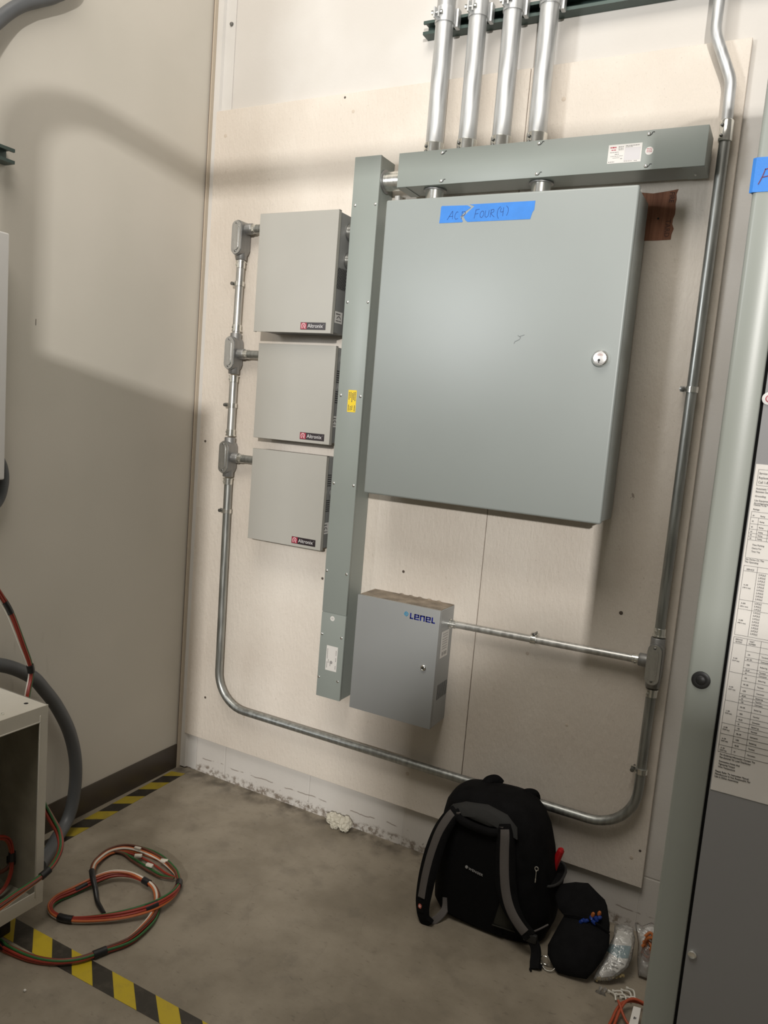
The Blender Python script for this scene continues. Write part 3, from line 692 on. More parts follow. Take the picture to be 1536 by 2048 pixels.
for k, x in enumerate((.9455, 1.0565, 1.1675, 1.2795)):
    t = thing('large_conduit', (x, YB, 2.332), 'thick galvanised pipe rising from the horizontal duct, %s of four' % names[k], 'conduit', 'thick vertical pipes above the horizontal duct')
    bm = B(); cyl(bm, (x, YB, 2.333), (x, YB, 3.1), R2, 32); part('tube', bm, M['rmc'], t, ang=60)
    bm = B(); lathe(bm, (x, YB, 2.3325), (x, YB, 3), [(0, R2+.0035), (.040, R2+.0035), (.043, R2+.0005)], 32); cn = part('connector', bm, M['zinc'], t)
    for z in (2.345, 2.360):
        bm = B(); screw(bm, x-.013, YB-.0285, z, .0052, (-.42, -.9, 0), .006); part('set_screw', bm, M['steel'], cn)
    t = thing('strut_clamp', (x, YB, 2.75), 'bolted pipe clamp on the green strut, %s of four' % names[k], 'pipe clamp', 'clamps on the green strut channel')
    bm = B(); lathe(bm, (x, YB, 2.728), (x, YB, 3), [(0, R2+.0006), (0, R2+.0028), (.044, R2+.0028), (.044, R2+.0006)], 32)
    box(bm, x-R2-.004, x-R2+.006, -.046, -.021, 2.722, 2.778); box(bm, x+R2-.004, x+R2+.010, -.046, -.021, 2.722, 2.778, .004)
    box(bm, x-.022, x-.017, YB-.040, YB-.020, 2.735, 2.765); box(bm, x-.007, x-.002, YB-.040, YB-.026, 2.735, 2.765)
    part('saddle', bm, M['rmc'], t)
    bm = B(); lathe(bm, (x-.030, YB-.034, 2.750), (x+.03, YB-.034, 2.750), [(0, .003), (0, .0065), (.006, .0065), (.0065, .0032), (.030, .0032), (.0305, .0055), (.036, .0055), (.037, .002)], 8); part('bolt', bm, M['zinc'], t)
def nipple(p0, p1, r, label, prof):
    t = thing('pipe_nipple', V(p0), label, 'pipe fitting', 'short pipe nipples between metal boxes')
    bm = B(); L = (V(p1)-V(p0)).length; lathe(bm, p0, p1, [(0, r), (L, r)], 28); part('tube', bm, M['zinc'], t, ang=60)
    bm = B(); lathe(bm, p0, p1, prof, 28); part('locknut', bm, M['cast'], t)
for x, lb in ((.9700, 'left'), (1.3130, 'right')):
    nipple((x, -.075, 2.229), (x, -.075, 2.170), .0300, 'short shiny pipe sleeve under the horizontal duct, on the %s' % lb, [(0, .036), (.004, .036), (.005, .0305)])
nipple((.7780, -.055, 2.272), (.861, -.055, 2.272), .0300, 'pipe sleeve joining the vertical and horizontal ducts', [(0, .037), (.004, .037), (.006, .031)])
nipple((.6505, -.050, 2.118), (.681, -.050, 2.118), .0250, 'upper sleeve between the topmost small box and the vertical duct', [(0, .030), (.003, .030), (.004, .026)])
nipple((.6505, -.050, 2.025), (.681, -.050, 2.025), .0220, 'lower sleeve between the topmost small box and the vertical duct', [(0, .027), (.003, .027), (.004, .023)])
for z, lb in ((1.692, 'upper sleeve between the middle small box and the vertical duct'), (1.598, 'lower sleeve between the middle small box and the vertical duct'), (1.228, 'sleeve between the lowest small box and the vertical duct')):
    nipple((.6505, -.040, z), (.681, -.040, z), .013, lb, [(0, .017), (.003, .017), (.004, .0135)])
bm = B(); box(bm, .800, .818, -.024, -.0005, 2.222, 2.236); solo('spacer_block', bm, M['card'], (.809, 0, 2.222), 'tiny white block behind the gap left of the large enclosure', 'spacer', smooth=False)

# ------------------------------------------------------------------ left side of the room
bm = B()
t = thing('strut_channel', (-.03, -.85, 2.16), 'short grey strut end sticking out on the left wall', 'strut channel')
channel(bm, -1.25, -.846, -.0297, .012, 2.137, 2.178, 'y')
for v in bm.verts: v.co = V((v.co.x, v.co.y, v.co.z))
bm.free(); bm = B()
sec = []
th, lip = .0027, .009; back, fr, lo, hi = -.0297, .0115, 2.137, 2.178
sec = [(back, lo), (fr, lo), (fr, lo+lip), (fr-.007, lo+lip), (fr-.007, lo+lip-th), (fr-th, lo+lip-th), (fr-th, lo+th), (back+th, lo+th), (back+th, hi-th), (fr-th, hi-th), (fr-th, hi-lip+th), (fr-.007, hi-lip+th), (fr-.007, hi-lip), (fr, hi-lip), (fr, hi), (back, hi)]
prism(bm, sec, 'y', -1.25, -.846); part('channel', bm, M['strut'], t, smooth=False)
t = thing('wall_cabinet', (0, -1.08, 1.24), 'white metal wall cabinet cut off by the left picture edge', 'cabinet')
bm = B(); box(bm, -.0295, .020, -1.285, -.8765, 1.240, 1.938, .004, 3); part('housing', bm, M['white'], t)
bm = B(); box(bm, .0205, .035, -1.288, -.8735, 1.238, 1.940, .006, 4); part('door', bm, M['white'], t)
t = thing('flexible_conduit', (-.01, -.9, 2.5), 'grey flexible conduit curving up at the top left corner', 'conduit', 'grey flexible conduits')
bm = B(); tube(bm, spline([(.0, -1.06, 1.935), (.03, -1.06, 2.10), (.032, -1.05, 2.25), (.010, -.985, 2.385), (-.010, -.885, 2.510), (-.010, -.825, 2.573), (-.010, -.769, 2.613), (-.010, -.711, 2.654), (-.010, -.655, 2.715), (-.010, -.635, 2.85), (-.010, -.635, 3.3)], 8), .0185, 18); part('jacket', bm, M['flex'], t, ang=60)
t = thing('flexible_conduit', (0, -.9, 1.2), 'dark flexible conduit loop just under the white wall cabinet', 'conduit', 'grey flexible conduits')
bm = B(); tube(bm, spline([(-.006, -.880, 1.318), (-.006, -.866, 1.295), (-.006, -.852, 1.262), (-.006, -.851, 1.215), (-.006, -.870, 1.165), (-.006, -.93, 1.120), (-.006, -1.05, 1.105), (-.006, -1.15, 1.15), (-.006, -1.17, 1.236)], 8), .0165, 18); part('jacket', bm, M['flex'], t, ang=60)
t = thing('flexible_conduit', (.02, -.7, 0), 'thick grey flexible conduit arching down to the floor behind the open box', 'conduit', 'grey flexible conduits')
bm = B(); tube(bm, spline([(.02, -1.15, .66), (.02, -.99, .692), (.02, -.866, .668), (.02, -.759, .605), (.02, -.702, .540), (.02, -.650, .465), (.02, -.601, .369), (.02, -.572, .269), (.02, -.566, .178), (.024, -.580, .095), (.032, -.61, .045), (.055, -.665, .0235), (.095, -.725, .0225), (.14, -.80, .0225)], 8), .0213, 18); part('jacket', bm, M['flex'], t, ang=60)

# open box
bx0, bx1, by0, by1, bz0, bz1 = .07, .362, -1.46, -.968, .080, .6605
t = thing('open_box', (.2, -1.2, 0), 'open off-white metal junction box standing at the lower left', 'junction box')
bm = B(); th = .003; lip = .024
box(bm, bx0, bx1, by0, by1, bz1-th, bz1, .001, 1); box(bm, bx0, bx1, by0, by1, bz0, bz0+th)
box(bm, bx0, bx1, by1-th, by1, bz0, bz1); box(bm, bx0, bx1, by0, by0+th, bz0, bz1)
part('shell', bm, M['offwhite'], t, smooth=False)
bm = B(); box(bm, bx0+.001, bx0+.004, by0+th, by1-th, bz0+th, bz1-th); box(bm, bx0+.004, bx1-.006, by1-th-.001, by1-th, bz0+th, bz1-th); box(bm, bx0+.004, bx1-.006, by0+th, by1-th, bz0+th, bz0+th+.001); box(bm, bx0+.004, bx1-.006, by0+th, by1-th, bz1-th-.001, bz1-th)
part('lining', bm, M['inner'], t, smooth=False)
bm = B()
for a, b, c, d in ((by0, by1, bz1-lip-.018, bz1), (by0, by1, bz0, bz0+lip+.018), (by1-lip, by1, bz0+lip+.018, bz1-lip-.018), (by0, by0+lip, bz0+lip+.018, bz1-lip-.018)): box(bm, bx1+.0002, bx1+.0025, a, b, c, d)
for a, b, c, d in ((by0+lip, by1-lip, bz1-lip-.020, bz1-lip-.016), (by1-lip-.003, by1-lip+.001, bz0+lip, bz1-lip)): box(bm, bx1-.001, bx1+.004, a, b, c, d, .001, 1)
part('front_flange', bm, M['offwhite'], t)
bm = B(); lathe(bm, (.315, -1.0, bz1-.001), (.315, -1.0, bz1+.01), [(0, .006), (.0015, .006), (.0018, .003)], 10); part('bolt_hole', bm, M['black'], t)
bm = B(); lathe(bm, (.335, -1.085, bz1-.001), (.335, -1.085, bz1+.02), [(0, .004), (.005, .004), (.007, .001)], 10); part('stud', bm, M['zinc'], t)
for y in (by0+.06, by1-.08):
    bm = B(); box(bm, bx0+.03, bx1-.05, y-.02, y+.02, 0, bz0, .004); part('foot', bm, M['rubber'], t, label='black foot under the box')

# wire bundles
def bundle(name, path, wires, loc, label, wraps=(), rw=.0036, tw=.006, rb=None, group='red and orange wire bundles', per=6, sub=None):
    path = spline(path, per); T, F = transport(path); n = len(path)
    t = thing(name, loc, label, 'wire bundle', group)
    for m, ox, oy, ph in wires:
        bm = B(); pp = []
        for i, (p, (u, w)) in enumerate(zip(path, F)):
            a = ph+i*.035; s = 1+.35*math.sin(i*.11+ph*3)
            q = p+u*(ox*math.cos(a)-oy*math.sin(a))*s+w*(ox*math.sin(a)+oy*math.cos(a))*s
            if q.z < rw: q.z = rw+.0002
            pp.append(q)
        tube(bm, pp, rw, 8); part('wire', bm, M[m], t, label=m[1:]+' insulated wire')
    for f, ln in wraps:
        i = int(f*(n-1)); k = max(1, ln//2); seg = path[max(0, i-k):i+k+1]
        bm = B(); tube(bm, seg, .0108 if rb is None else rb, 12); part('tape_wrap', bm, M['etape'], t, label='black tape wrapped round the wires')
    return t, path
W5 = [('wred', .005, 0, 0), ('wred', -.005, .001, .1), ('worange', 0, .006, .2), ('wred', .001, -.006, .3), ('worange', .0075, .004, .12), ('wwhite', .002, .0075, .15), ('wgreen', -.005, -.005, .25), ('wbrown', -.006, .004, .2)]
cz = .012
coil = [(.27, -1.13, .02), (.331, -1.085, cz), (.374, -1.085, cz), (.453, -1.075, cz), (.518, -1.049, cz), (.563, -1.007, cz), (.592, -.943, cz), (.615, -.881, cz), (.606, -.805, cz), (.586, -.755, cz), (.552, -.708, cz+.003), (.508, -.678, cz+.006), (.463, -.673, cz+.012), (.407, -.680, cz+.016), (.362, -.709, cz+.016), (.337, -.755, cz+.010), (.316, -.822, cz), (.308, -.870, cz), (.320, -.904, cz), (.358, -.922, cz), (.412, -.912, cz), (.470, -.874, cz+.003), (.531, -.819, cz+.010), (.576, -.760, cz+.020), (.583, -.690, cz+.018), (.559, -.627, cz+.010), (.521, -.590, cz+.006), (.483, -.568, cz+.004), (.399, -.541, cz), (.322, -.543, cz), (.265, -.565, cz), (.240, -.615, cz), (.263, -.690, cz+.008), (.318, -.752, cz+.032)]
t, cp = bundle('wire_coil', coil, W5, (.45, -.8, 0), 'loosely coiled red and orange wire bundle lying on the concrete floor', [(.05, 5), (.175, 5), (.36, 5), (.475, 5), (.60, 6), (.70, 4), (.765, 4)], per=8)
bm = B(); tube(bm, spline([(.318, -.752, cz+.032), (.345, -.773, cz+.034), (.376, -.79, cz+.018), (.407, -.809, .010), (.440, -.824, .007), (.462, -.833, .006)], 6), .007, 10, rfun=lambda f: .0095-.004*f); part('tail_sleeve', bm, M['etape'], t, label='black heat-shrink tail end')
for (x, y, z, a) in ((.43, -.555, .020, .4), (.31, -.552, .020, .2), (.345, -.585, .022, .6), (.41, -.60, .020, .1)):
    bm = B(); box(bm, -.012, .012, -.006, .006, -.004, .004, .0015); bm.transform(Matrix.Translation((x, y, z)) @ Matrix.Rotation(a, 4, 'Z')); part('wire_tag', bm, M['wwhite'], t, label='small white wire tag')
for off, m in ((.020, 'wred'), (.040, 'wgreen'), (.052, 'wbrown')):  # strands that splay inside the far loop
    bm = B(); tube(bm, spline([(.252, -.600, .012), (.285, -.575-off*.3, .010), (.33, -.553-off*.9, .008), (.40, -.553-off*1.1, .008), (.47, -.574-off*.8, .010), (.515, -.592-off*.2, .014)], 6), .0034, 8); part('wire', bm, M[m], t, label=m[1:]+' insulated wire')
W4 = [('wred', .0045, 0, 0), ('wred', -.0045, .001, .1), ('worange', .001, .0055, .2), ('wred', .001, -.0055, .3), ('wbrown', -.004, .005, .2), ('wwhite', .006, .0045, .25), ('wgreen', -.005, -.0045, .15)]
bundle('hanging_wires', [(.11, -1.05, 1.06), (.11, -.985, .985), (.11, -.936, .912), (.11, -.902, .855), (.11, -.858, .748), (.11, -.834, .688), (.11, -.826, .646), (.12, -.846, .58), (.15, -.872, .51), (.20, -.900, .43), (.25, -.915, .368), (.285, -.914, .325), (.315, -.905, .28), (.340, -.900, .246), (.370, -.918, .220), (.386, -.949, .197), (.392, -.984, .185), (.392, -1.031, .176), (.392, -1.077, .170), (.392, -1.125, .162), (.392, -1.2, .15)], W4, (.11, -.9, .16),
       'red wire bundle hanging behind the open box and crossing its front', [(.135, 4), (.28, 4), (.80, 4)])
t, _ = bundle('wires_in_box', [(.25, -1.16, .30), (.27, -1.09, .286), (.27, -1.037, .273), (.27, -1.012, .255), (.27, -1.000, .222), (.27, -.998, .185), (.27, -1.003, .140), (.27, -1.036, .105), (.26, -1.12, .100)], W4[:4], (.26, -1.05, .1), 'red wire loop lying inside the open box', [(.60, 5)], rw=.003, rb=.010)
bm = B(); tube(bm, spline([(.25, -1.12, .152), (.25, -1.050, .154), (.25, -1.002, .153), (.247, -.985, .162)], 6), .006, 10); part('wire', bm, M['wbrown'], t, label='brown cable stub')
bm = B(); box(bm, .232, .258, -.989, -.975, .157, .181, .003); part('plug', bm, M['rubber'], t, label='small dark plug')

# equipment rack that stands behind the photographer's left and its overhead pipe (both out of the picture, they shade the corner)
t = thing('equipment_cabinet', (.2, -2.3, 0), 'tall grey floor cabinet standing in front of the left corner', 'cabinet')
bm = B(); box(bm, -.02, 1.15, -2.45, -2.0, 0, 1.86, .004); part('housing', bm, M['cab'], t)
bm = B(); box(bm, .0, 1.13, -2.003, -1.985, .05, 1.84, .004); dr = part('door', bm, M['cab'], t)
bm = B(); box(bm, 1.05, 1.075, -1.987, -1.965, .95, 1.07, .004); part('handle', bm, M['rubber'], dr)
pipe([(.77, -2.08, 1.861), (.77, -2.08, 2.505), (2.6, -2.08, 2.505)], .036, M['rmc'], 'overhead pipe rising from the tall grey cabinet', rad=.16)

def row(x0, x1, n, h, label):  # unseen cabinets, added to block the hall lamp's low light
    t = thing('equipment_cabinet', ((x0+x1)/2, -4.8, 0), label, 'cabinet')
    bm = B(); box(bm, x0, x1, -5.0, -4.5, 0, h, .004); part('housing', bm, M['cab'], t)
    w = (x1-x0)/n
    for k in range(n):
        bm = B(); box(bm, x0+w*k+.02, x0+w*(k+1)-.02, -4.502, -4.485, .08, h-.04, .004); dr = part('door', bm, M['cab'], t)
        bm = B(); box(bm, x0+w*(k+1)-.10, x0+w*(k+1)-.075, -4.487, -4.465, 1.0, 1.12, .004); part('handle', bm, M['rubber'], dr)
row(.95, 3.08, 3, 1.58, 'lower row of grey equipment cabinets standing across the aisle')
row(3.1, 4.15, 2, 2.06, 'higher pair of grey equipment cabinets standing across the aisle')

# ------------------------------------------------------------------ floor tapes
bm = B(); prism(bm, [(.24, -.984), (1.2, -.977), (1.2, -1.035), (.24, -1.053)][::-1], 'z', .0002, .0009); solo('hazard_tape', bm, M['tape_front'], (0, 0, 0), 'black and yellow striped floor tape running across the foreground', 'floor tape', 'striped hazard tapes on the floor', smooth=False)
bm = B(); prism(bm, [(-.014, -.050), (.044, -.032), (.064, -.64), (.072, -.80), (.012, -.80), (.006, -.64)], 'z', .0002, .0009); solo('hazard_tape', bm, M['tape_wall'], (0, 0, 0), 'worn black and yellow striped floor tape along the left wall', 'floor tape', 'striped hazard tapes on the floor', smooth=False)

# ------------------------------------------------------------------ crumpled tissue, pebble
random.seed(11); bm = B()
for (x, y, z, r, sx) in ((.735, -.004, .022, .022, 1.2), (.760, -.006, .020, .026, 1.4), (.790, -.008, .024, .026, 1.1), (.800, -.022, .017, .018, 1.), (.758, -.028, .012, .014, 1.)):
    bmesh.ops.create_icosphere(bm, subdivisions=3, radius=r, matrix=Matrix.Translation((x, y, z)) @ Matrix.Diagonal((sx, .8, .9, 1)))
for v in bm.verts:
    v.co += V((random.uniform(-1, 1), random.uniform(-1, 1), random.uniform(-1, 1)))*.0042; v.co.z = max(v.co.z, .0005); v.co.y = min(v.co.y, WY-.002)
solo('crumpled_tissue', bm, M['putty'], (.765, -.01, 0), 'crumpled cream tissue on the floor against the wall', 'tissue', ang=25)
bm = B(); bmesh.ops.create_icosphere(bm, subdivisions=2, radius=.0035, matrix=Matrix.Translation((.531, -1.15, .003))); solo('pebble', bm, M['card'], (.531, -1.15, 0), 'tiny white chip on the floor below the striped tape', 'debris')

# ------------------------------------------------------------------ backpack
t = thing('backpack', (1.41, -.16, 0), 'black backpack with grey shoulder straps leaning against the wall', 'backpack')
def sring(cx, cy, z, hw, hd, n=40, e=3.2, tilt=0., slope=0.):
    out = []
    for k in range(n):
        a = 2*math.pi*k/n; c, s = math.cos(a), math.sin(a)
        x = math.copysign(abs(c)**(2/e), c)*hw; y = math.copysign(abs(s)**(2/e), s)*hd
        out.append(V((cx+x, cy+y, z+slope*x+tilt*y)))
    return out
PK = [(.000, 1.425, -.155, .150, .085), (.006, 1.425, -.157, .172, .100), (.03, 1.422, -.157, .184, .108), (.10, 1.420, -.155, .187, .110), (.18, 1.415, -.152, .183, .108), (.25, 1.408, -.148, .176, .104), (.31, 1.400, -.142, .164, .097), (.345, 1.392, -.138, .151, .090), (.366, 1.386, -.134, .134, .081), (.382, 1.380, -.131, .108, .066), (.390, 1.376, -.130, .070, .042), (.392, 1.375, -.130, .035, .02)]
bm = B(); rings(bm, [sring(cx, cy, z, hw, hd, slope=(.10*max(0, (z-.15)/.25))) for z, cx, cy, hw, hd in PK]); part('main_bag', bm, M['fabric'], t, ang=70)
def front_y(z):
    for (a, _, cy, _, hd), (b, _, cy2, _, hd2) in zip(PK, PK[1:]):
        if a <= z <= b: f = (z-a)/(b-a); return cy-hd+(cy2-hd2-cy+hd)*f
    return -.15
def surf(pts, off=.003, per=5): return spline([(x, front_y(min(max(z-.10*max(0, (z-.15)/.25)*(x-1.39), .006), .40))-off, z) for x, z in pts], per)
# padded back panel, lighter top patch, olive lower wedge
def sheet(bm, poly, off, th=.006):
    pts = [V((x, front_y(min(max(z-.10*max(0, (z-.15)/.25)*(x-1.39), .006), .40))-off, z)) for x, z in poly]; c = sum(pts, V())/len(pts); c.y = min(c.y, front_y(c.z)-off)
    rings(bm, [[p+V((0, th, 0)) for p in pts], [p for p in pts], [c+(p-c)*.6+V((0, -th*.5, 0)) for p in pts], [c+(p-c)*.2+V((0, -th*.6, 0)) for p in pts]])
bm = B(); sheet(bm, [(1.315, .025), (1.42, .012), (1.49, .016), (1.475, .10), (1.468, .20), (1.462, .30), (1.40, .312), (1.33, .305), (1.312, .20), (1.305, .10)], .006); part('back_pad', bm, M['mesh'], t, ang=70)
bm = B(); sheet(bm, [(1.262, .318), (1.30, .334), (1.345, .330), (1.41, .326), (1.455, .336), (1.500, .316), (1.492, .345), (1.455, .368), (1.39, .374), (1.32, .364), (1.282, .348)], .010); part('top_panel', bm, M['fabric2'], t, ang=70, label='charcoal panel across the top')
bm = B(); sheet(bm, [(1.462, .050), (1.525, .052), (1.512, .075), (1.492, .14), (1.483, .17)], .009, .004); part('lower_wedge', bm, M['olive'], t, ang=70, label='olive-black wedge beside the right strap')
bm = B(); tube(bm, surf([(1.46, .047), (1.50, .050), (1.53, .052)], .012), .002, 8); part('piping', bm, M['olive'], t)
# shoulder straps: padded black band with grey webbing on top
def strap_band(path, w, webspan, nrm, tag):
    P = spline(path, 8)
    bm = B(); ribbon(bm, P, w, .013, nrm, lambda f: .75+.5*math.sin(math.pi*min(1, f*1.15)) if f < .87 else .75); sp = part('shoulder_strap', bm, M['fabric'], t, ang=70)
    a, b = int(webspan[0]*(len(P)-1)), int(webspan[1]*(len(P)-1)); n = V(nrm).normalized()
    bm = B(); ribbon(bm, [p+n*.0132 for p in P[a:b+1]], .027, .0022, nrm); part('webbing', bm, M['web'], sp, label='grey webbing sewn on the strap')
    return sp, P
nl = (-.35, -1, .25)
spl, PL_ = strap_band([(1.300, -.232, .335), (1.286, -.245, .315), (1.268, -.262, .27), (1.256, -.278, .21), (1.250, -.292, .15), (1.249, -.305, .095), (1.252, -.316, .055), (1.262, -.322, .022), (1.278, -.318, .004)], .052, (.05, .70), nl, 0)
nr = (.12, -1, .22)
spr, PR_ = strap_band([(1.455, -.232, .342), (1.463, -.245, .318), (1.470, -.256, .27), (1.480, -.268, .215), (1.494, -.278, .165), (1.515, -.286, .125), (1.546, -.290, .092), (1.578, -.288, .066)], .052, (.08, .93), nr, 1)
# emblem on the left strap
def on_strap(P, f, nrm, lift): i = int(f*(len(P)-1)); return P[i]+V(nrm).normalized()*lift, (P[i+1]-P[i]).normalized()
c, tg = on_strap(PL_, .78, nl, .0140); nn = V(nl).normalized(); sx = tg.cross(nn).normalized()
bm = B(); ribbon(bm, [c-tg*.017, c+tg*.017], .030, .002, nl); pa = part('emblem_patch', bm, M['mesh'], spl)
bm = B(); rings(bm, [[c+(tg*math.cos(a)*(1 if k % 2 else .92)+sx*math.sin(a)*(1 if k % 2 else .92))*.0075+nn*h for k, a in enumerate([math.pi/8+math.pi/4*j for j in range(8)])] for h in (.002, .003)]); part('emblem_shield', bm, M['emblem'], spl, label='red-orange cross emblem')
bm = B(); ribbon(bm, [c+nn*.0031-tg*.0042, c+nn*.0031+tg*.0042], .0022, .0003, nl); ribbon(bm, [c+nn*.0031-sx*.0042, c+nn*.0031+sx*.0042], .0022, .0003, nl); part('emblem_cross', bm, M['badgewhite'], spl)
# strap tails and adjusters
bm = B(); ribbon(bm, spline([(1.278, -.318, .006), (1.292, -.300, .010), (1.305, -.270, .030), (1.300, -.255, .06)], 6), .022, .002, (.2, -1, .4)); part('strap_tail', bm, M['web'], t, label='thin grey webbing tail')
bm = B(); ribbon(bm, spline([(1.572, -.288, .070), (1.592, -.292, .052), (1.603, -.300, .034), (1.607, -.316, .014), (1.612, -.332, .004)], 6), .030, .005, (0, -1, .4)); part('strap_tail', bm, M['fabric'], t, label='black lower strap end')
bm = B(); box(bm, 1.560, 1.600, -.300, -.286, .052, .078, .004); part('buckle', bm, M['rubber'], t)
bm = B(); tube(bm, spline([(1.515, -.250, .085), (1.54, -.265, .066), (1.575, -.262, .062), (1.612, -.225, .078)], 6), .0026, 8); part('compression_cord', bm, M['web'], t)
# carry handle and haul loop
bm = B(); ribbon(bm, spline([(1.296, -.238, .338), (1.310, -.249, .326), (1.340, -.254, .318), (1.395, -.255, .314), (1.436, -.252, .318), (1.452, -.240, .328)], 8), .024, .006, (0, -1, .5)); part('handle', bm, M['fabric'], t, ang=70)
bm = B(); ribbon(bm, spline([(1.335, -.112, .374), (1.345, -.094, .392), (1.365, -.078, .396), (1.38, -.068, .380)], 6), .03, .006, (0, -.6, 1)); part('top_loop', bm, M['fabric'], t, ang=70)
bm = B(); ribbon(bm, spline([(1.455, -.10, .378), (1.475, -.085, .386), (1.492, -.070, .380), (1.495, -.062, .36)], 6), .03, .007, (.3, -.6, 1)); part('top_loop', bm, M['fabric'], t, ang=70)
for x, z in ((1.304, .338), (1.442, .338)):
    bm = B(); prism(bm, [(x, z), (x+.013, z+.003), (x+.004, z-.015)], 'y', front_y(z-.02)-.014, front_y(z-.02)-.008); part('triangle_tab', bm, M['web'], t, smooth=False)
# side pocket bulge on the right with zips
bm = B(); rings(bm, [sring(1.565, -.125, z, hw, hd, 24, 2.6) for z, hw, hd in ((.01, .02, .05), (.03, .042, .072), (.10, .050, .078), (.15, .052, .080), (.178, .054, .082))], cap=True); part('side_pocket', bm, M['fabric'], t, ang=70)
bm = B(); tube(bm, [V((1.565+.055*math.copysign(abs(math.cos(a))**.77, math.cos(a)), -.125+.083*math.copysign(abs(math.sin(a))**.77, math.sin(a)), .179)) for a in [2*math.pi*k/24 for k in range(25)]], .004, 8); part('pocket_rim', bm, M['fabric2'], t)
bm = B(); rings(bm, [sring(1.512, -.085, z, hw, hd, 24, 2.4) for z, hw, hd in ((.17, .03, .03), (.20, .058, .040), (.26, .055, .042), (.30, .040, .034), (.325, .015, .015))]); part('side_bulge', bm, M['fabric'], t, ang=70)
zx, zy, zz = 1.565, -.247, .248
bm = B(); tube(bm, [V((zx+.005*math.cos(a), zy, zz+.006*math.sin(a))) for a in [2*math.pi*k/16 for k in range(17)]], .0014, 6); tube(bm, [V((zx, zy-.002, zz-.006)), V((zx+.001, zy-.003, zz-.030))], .0012, 6); lathe(bm, (zx+.001, zy-.003, zz-.030), (zx+.001, zy-.003, zz-.05), [(0, .0018), (.010, .0024), (.012, .001)], 8); part('zipper_pull', bm, M['zinc'], t)
bm = B(); tube(bm, spline([(1.548, -.130, .285), (1.562, -.120, .262), (1.574, -.118, .240)], 5), .0012, 6); part('zipper_pull', bm, M['zinc'], t)
# small printed wordmark on the pad
bm = B(); add_text(bm, 'WENGER', .0105, (1.3680, front_y(.18)-.0125, .187), (1, 0, -.13), (.13, 0, 1), 1., .0002, 1.1); lathe(bm, (1.3615, front_y(.18)-.0105, .192), (1.3615, front_y(.18)-.03, .192), [(0, .0045), (.002, .0045)], 10); part('wordmark', bm, M['logo'], t, smooth=False)

# pliers in the side pocket
t = thing('pliers', (1.59, -.12, .12), 'red-handled pliers sticking out of the side pocket of the backpack', 'pliers')
bm = B(); tube(bm, spline([(1.577, -.120, .135), (1.582, -.120, .17), (1.590, -.120, .21), (1.598, -.120, .242), (1.604, -.120, .262)], 6), .009, 14, rfun=lambda f: .0085+.0025*math.sin(f*2.6) if f < .93 else .0065); part('handle', bm, M['red'], t, ang=70)
bm = B(); tube(bm, spline([(1.563, -.105, .130), (1.565, -.103, .16), (1.572, -.098, .20)], 6), .0085, 12); part('handle', bm, M['red'], t, ang=70)
bm = B(); tube(bm, [V((1.572, -.115, .138)), V((1.566, -.113, .09)), V((1.566, -.113, .05))], .007, 10); part('jaw', bm, M['steel'], t)

# ------------------------------------------------------------------ black tool pouch with blue connectors
t = thing('tool_pouch', (1.70, -.25, 0), 'black soft tool pouch slumped open beside the backpack', 'tool bag')
nrm = V((0, -.766, .643))
up = [(1.609, -.173, .158), (1.628, -.160, .172), (1.660, -.151, .184), (1.696, -.145, .191), (1.732, -.157, .176), (1.751, -.163, .169), (1.761, -.172, .158), (1.778, -.200, .124), (1.782, -.215, .105), (1.72, -.218, .104), (1.662, -.218, .103), (1.653, -.214, .107), (1.626, -.204, .120), (1.613, -.189, .139)]
bm = B(); pillow(bm, [V(p)+V((0, .006, .004)) for p in up], .010, .010, nrm, (1, .985, .92, .7, .3)); part('flap', bm, M['fabric'], t, ang=70)
low = [(1.652, -.214, .112), (1.72, -.206, .119), (1.785, -.214, .108), (1.790, -.236, .086), (1.779, -.264, .054), (1.766, -.284, .032), (1.750, -.300, .010), (1.703, -.306, .003), (1.672, -.309, .001), (1.655, -.300, .010), (1.634, -.286, .026), (1.628, -.270, .044), (1.642, -.236, .084)]
bm = B(); pillow(bm, [V(p)+V((0, -.004, .006)) for p in low], .022, .014, nrm, (1, .985, .94, .8, .4)); part('pocket', bm, M['fabric'], t, ang=70)
edge = [V(p)+V((0, -.012, .016)) for p in low[:3]]
bm = B(); tube(bm, spline(edge, 8), .003, 8); part('pocket_binding', bm, M['mesh'], t)
bm = B(); tube(bm, [V((1.632+.014*math.cos(a), -.300-.004*math.sin(a), .020+.015*math.sin(a))) for a in [2*math.pi*k/20 for k in range(21)]], .0017, 8); part('clip_ring', bm, M['zinc'], t)
bm = B(); tube(bm, spline([(1.622, -.306, .010), (1.638, -.316, .004), (1.655, -.314, .006), (1.663, -.305, .014)], 5), .0015, 8); part('clip_gate', bm, M['zinc'], t)
bm = B(); ribbon(bm, spline([(1.600, -.322, .004), (1.612, -.318, .006), (1.628, -.316, .006)], 5), .018, .004, (0, -.3, 1)); ribbon(bm, spline([(1.601, -.328, .004), (1.600, -.338, .003), (1.606, -.345, .003)], 5), .005, .003, (0, 0, 1)); part('strap_end', bm, M['fabric'], t)
random.seed(5)
for (x, y, z) in ((1.704, -.213, .118), (1.717, -.208, .124), (1.737, -.206, .126), (1.742, -.199, .134), (1.750, -.195, .139), (1.729, -.200, .130), (1.711, -.207, .122)):
    a = V((random.uniform(-1, 1), random.uniform(-.6, 0), random.uniform(-.5, .8))).normalized(); p = V((x, y-.012, z+.006))
    bm = B(); lathe(bm, p-a*.008, p+a, [(0, .002), (.001, .0055), (.008, .0065), (.015, .0042), (.016, .001)], 10)
    solo('wire_connector', bm, M['bluepl'], p, 'blue twist-on wire connectors in the open black tool pouch', 'wire connector', 'blue wire connectors in the tool pouch')
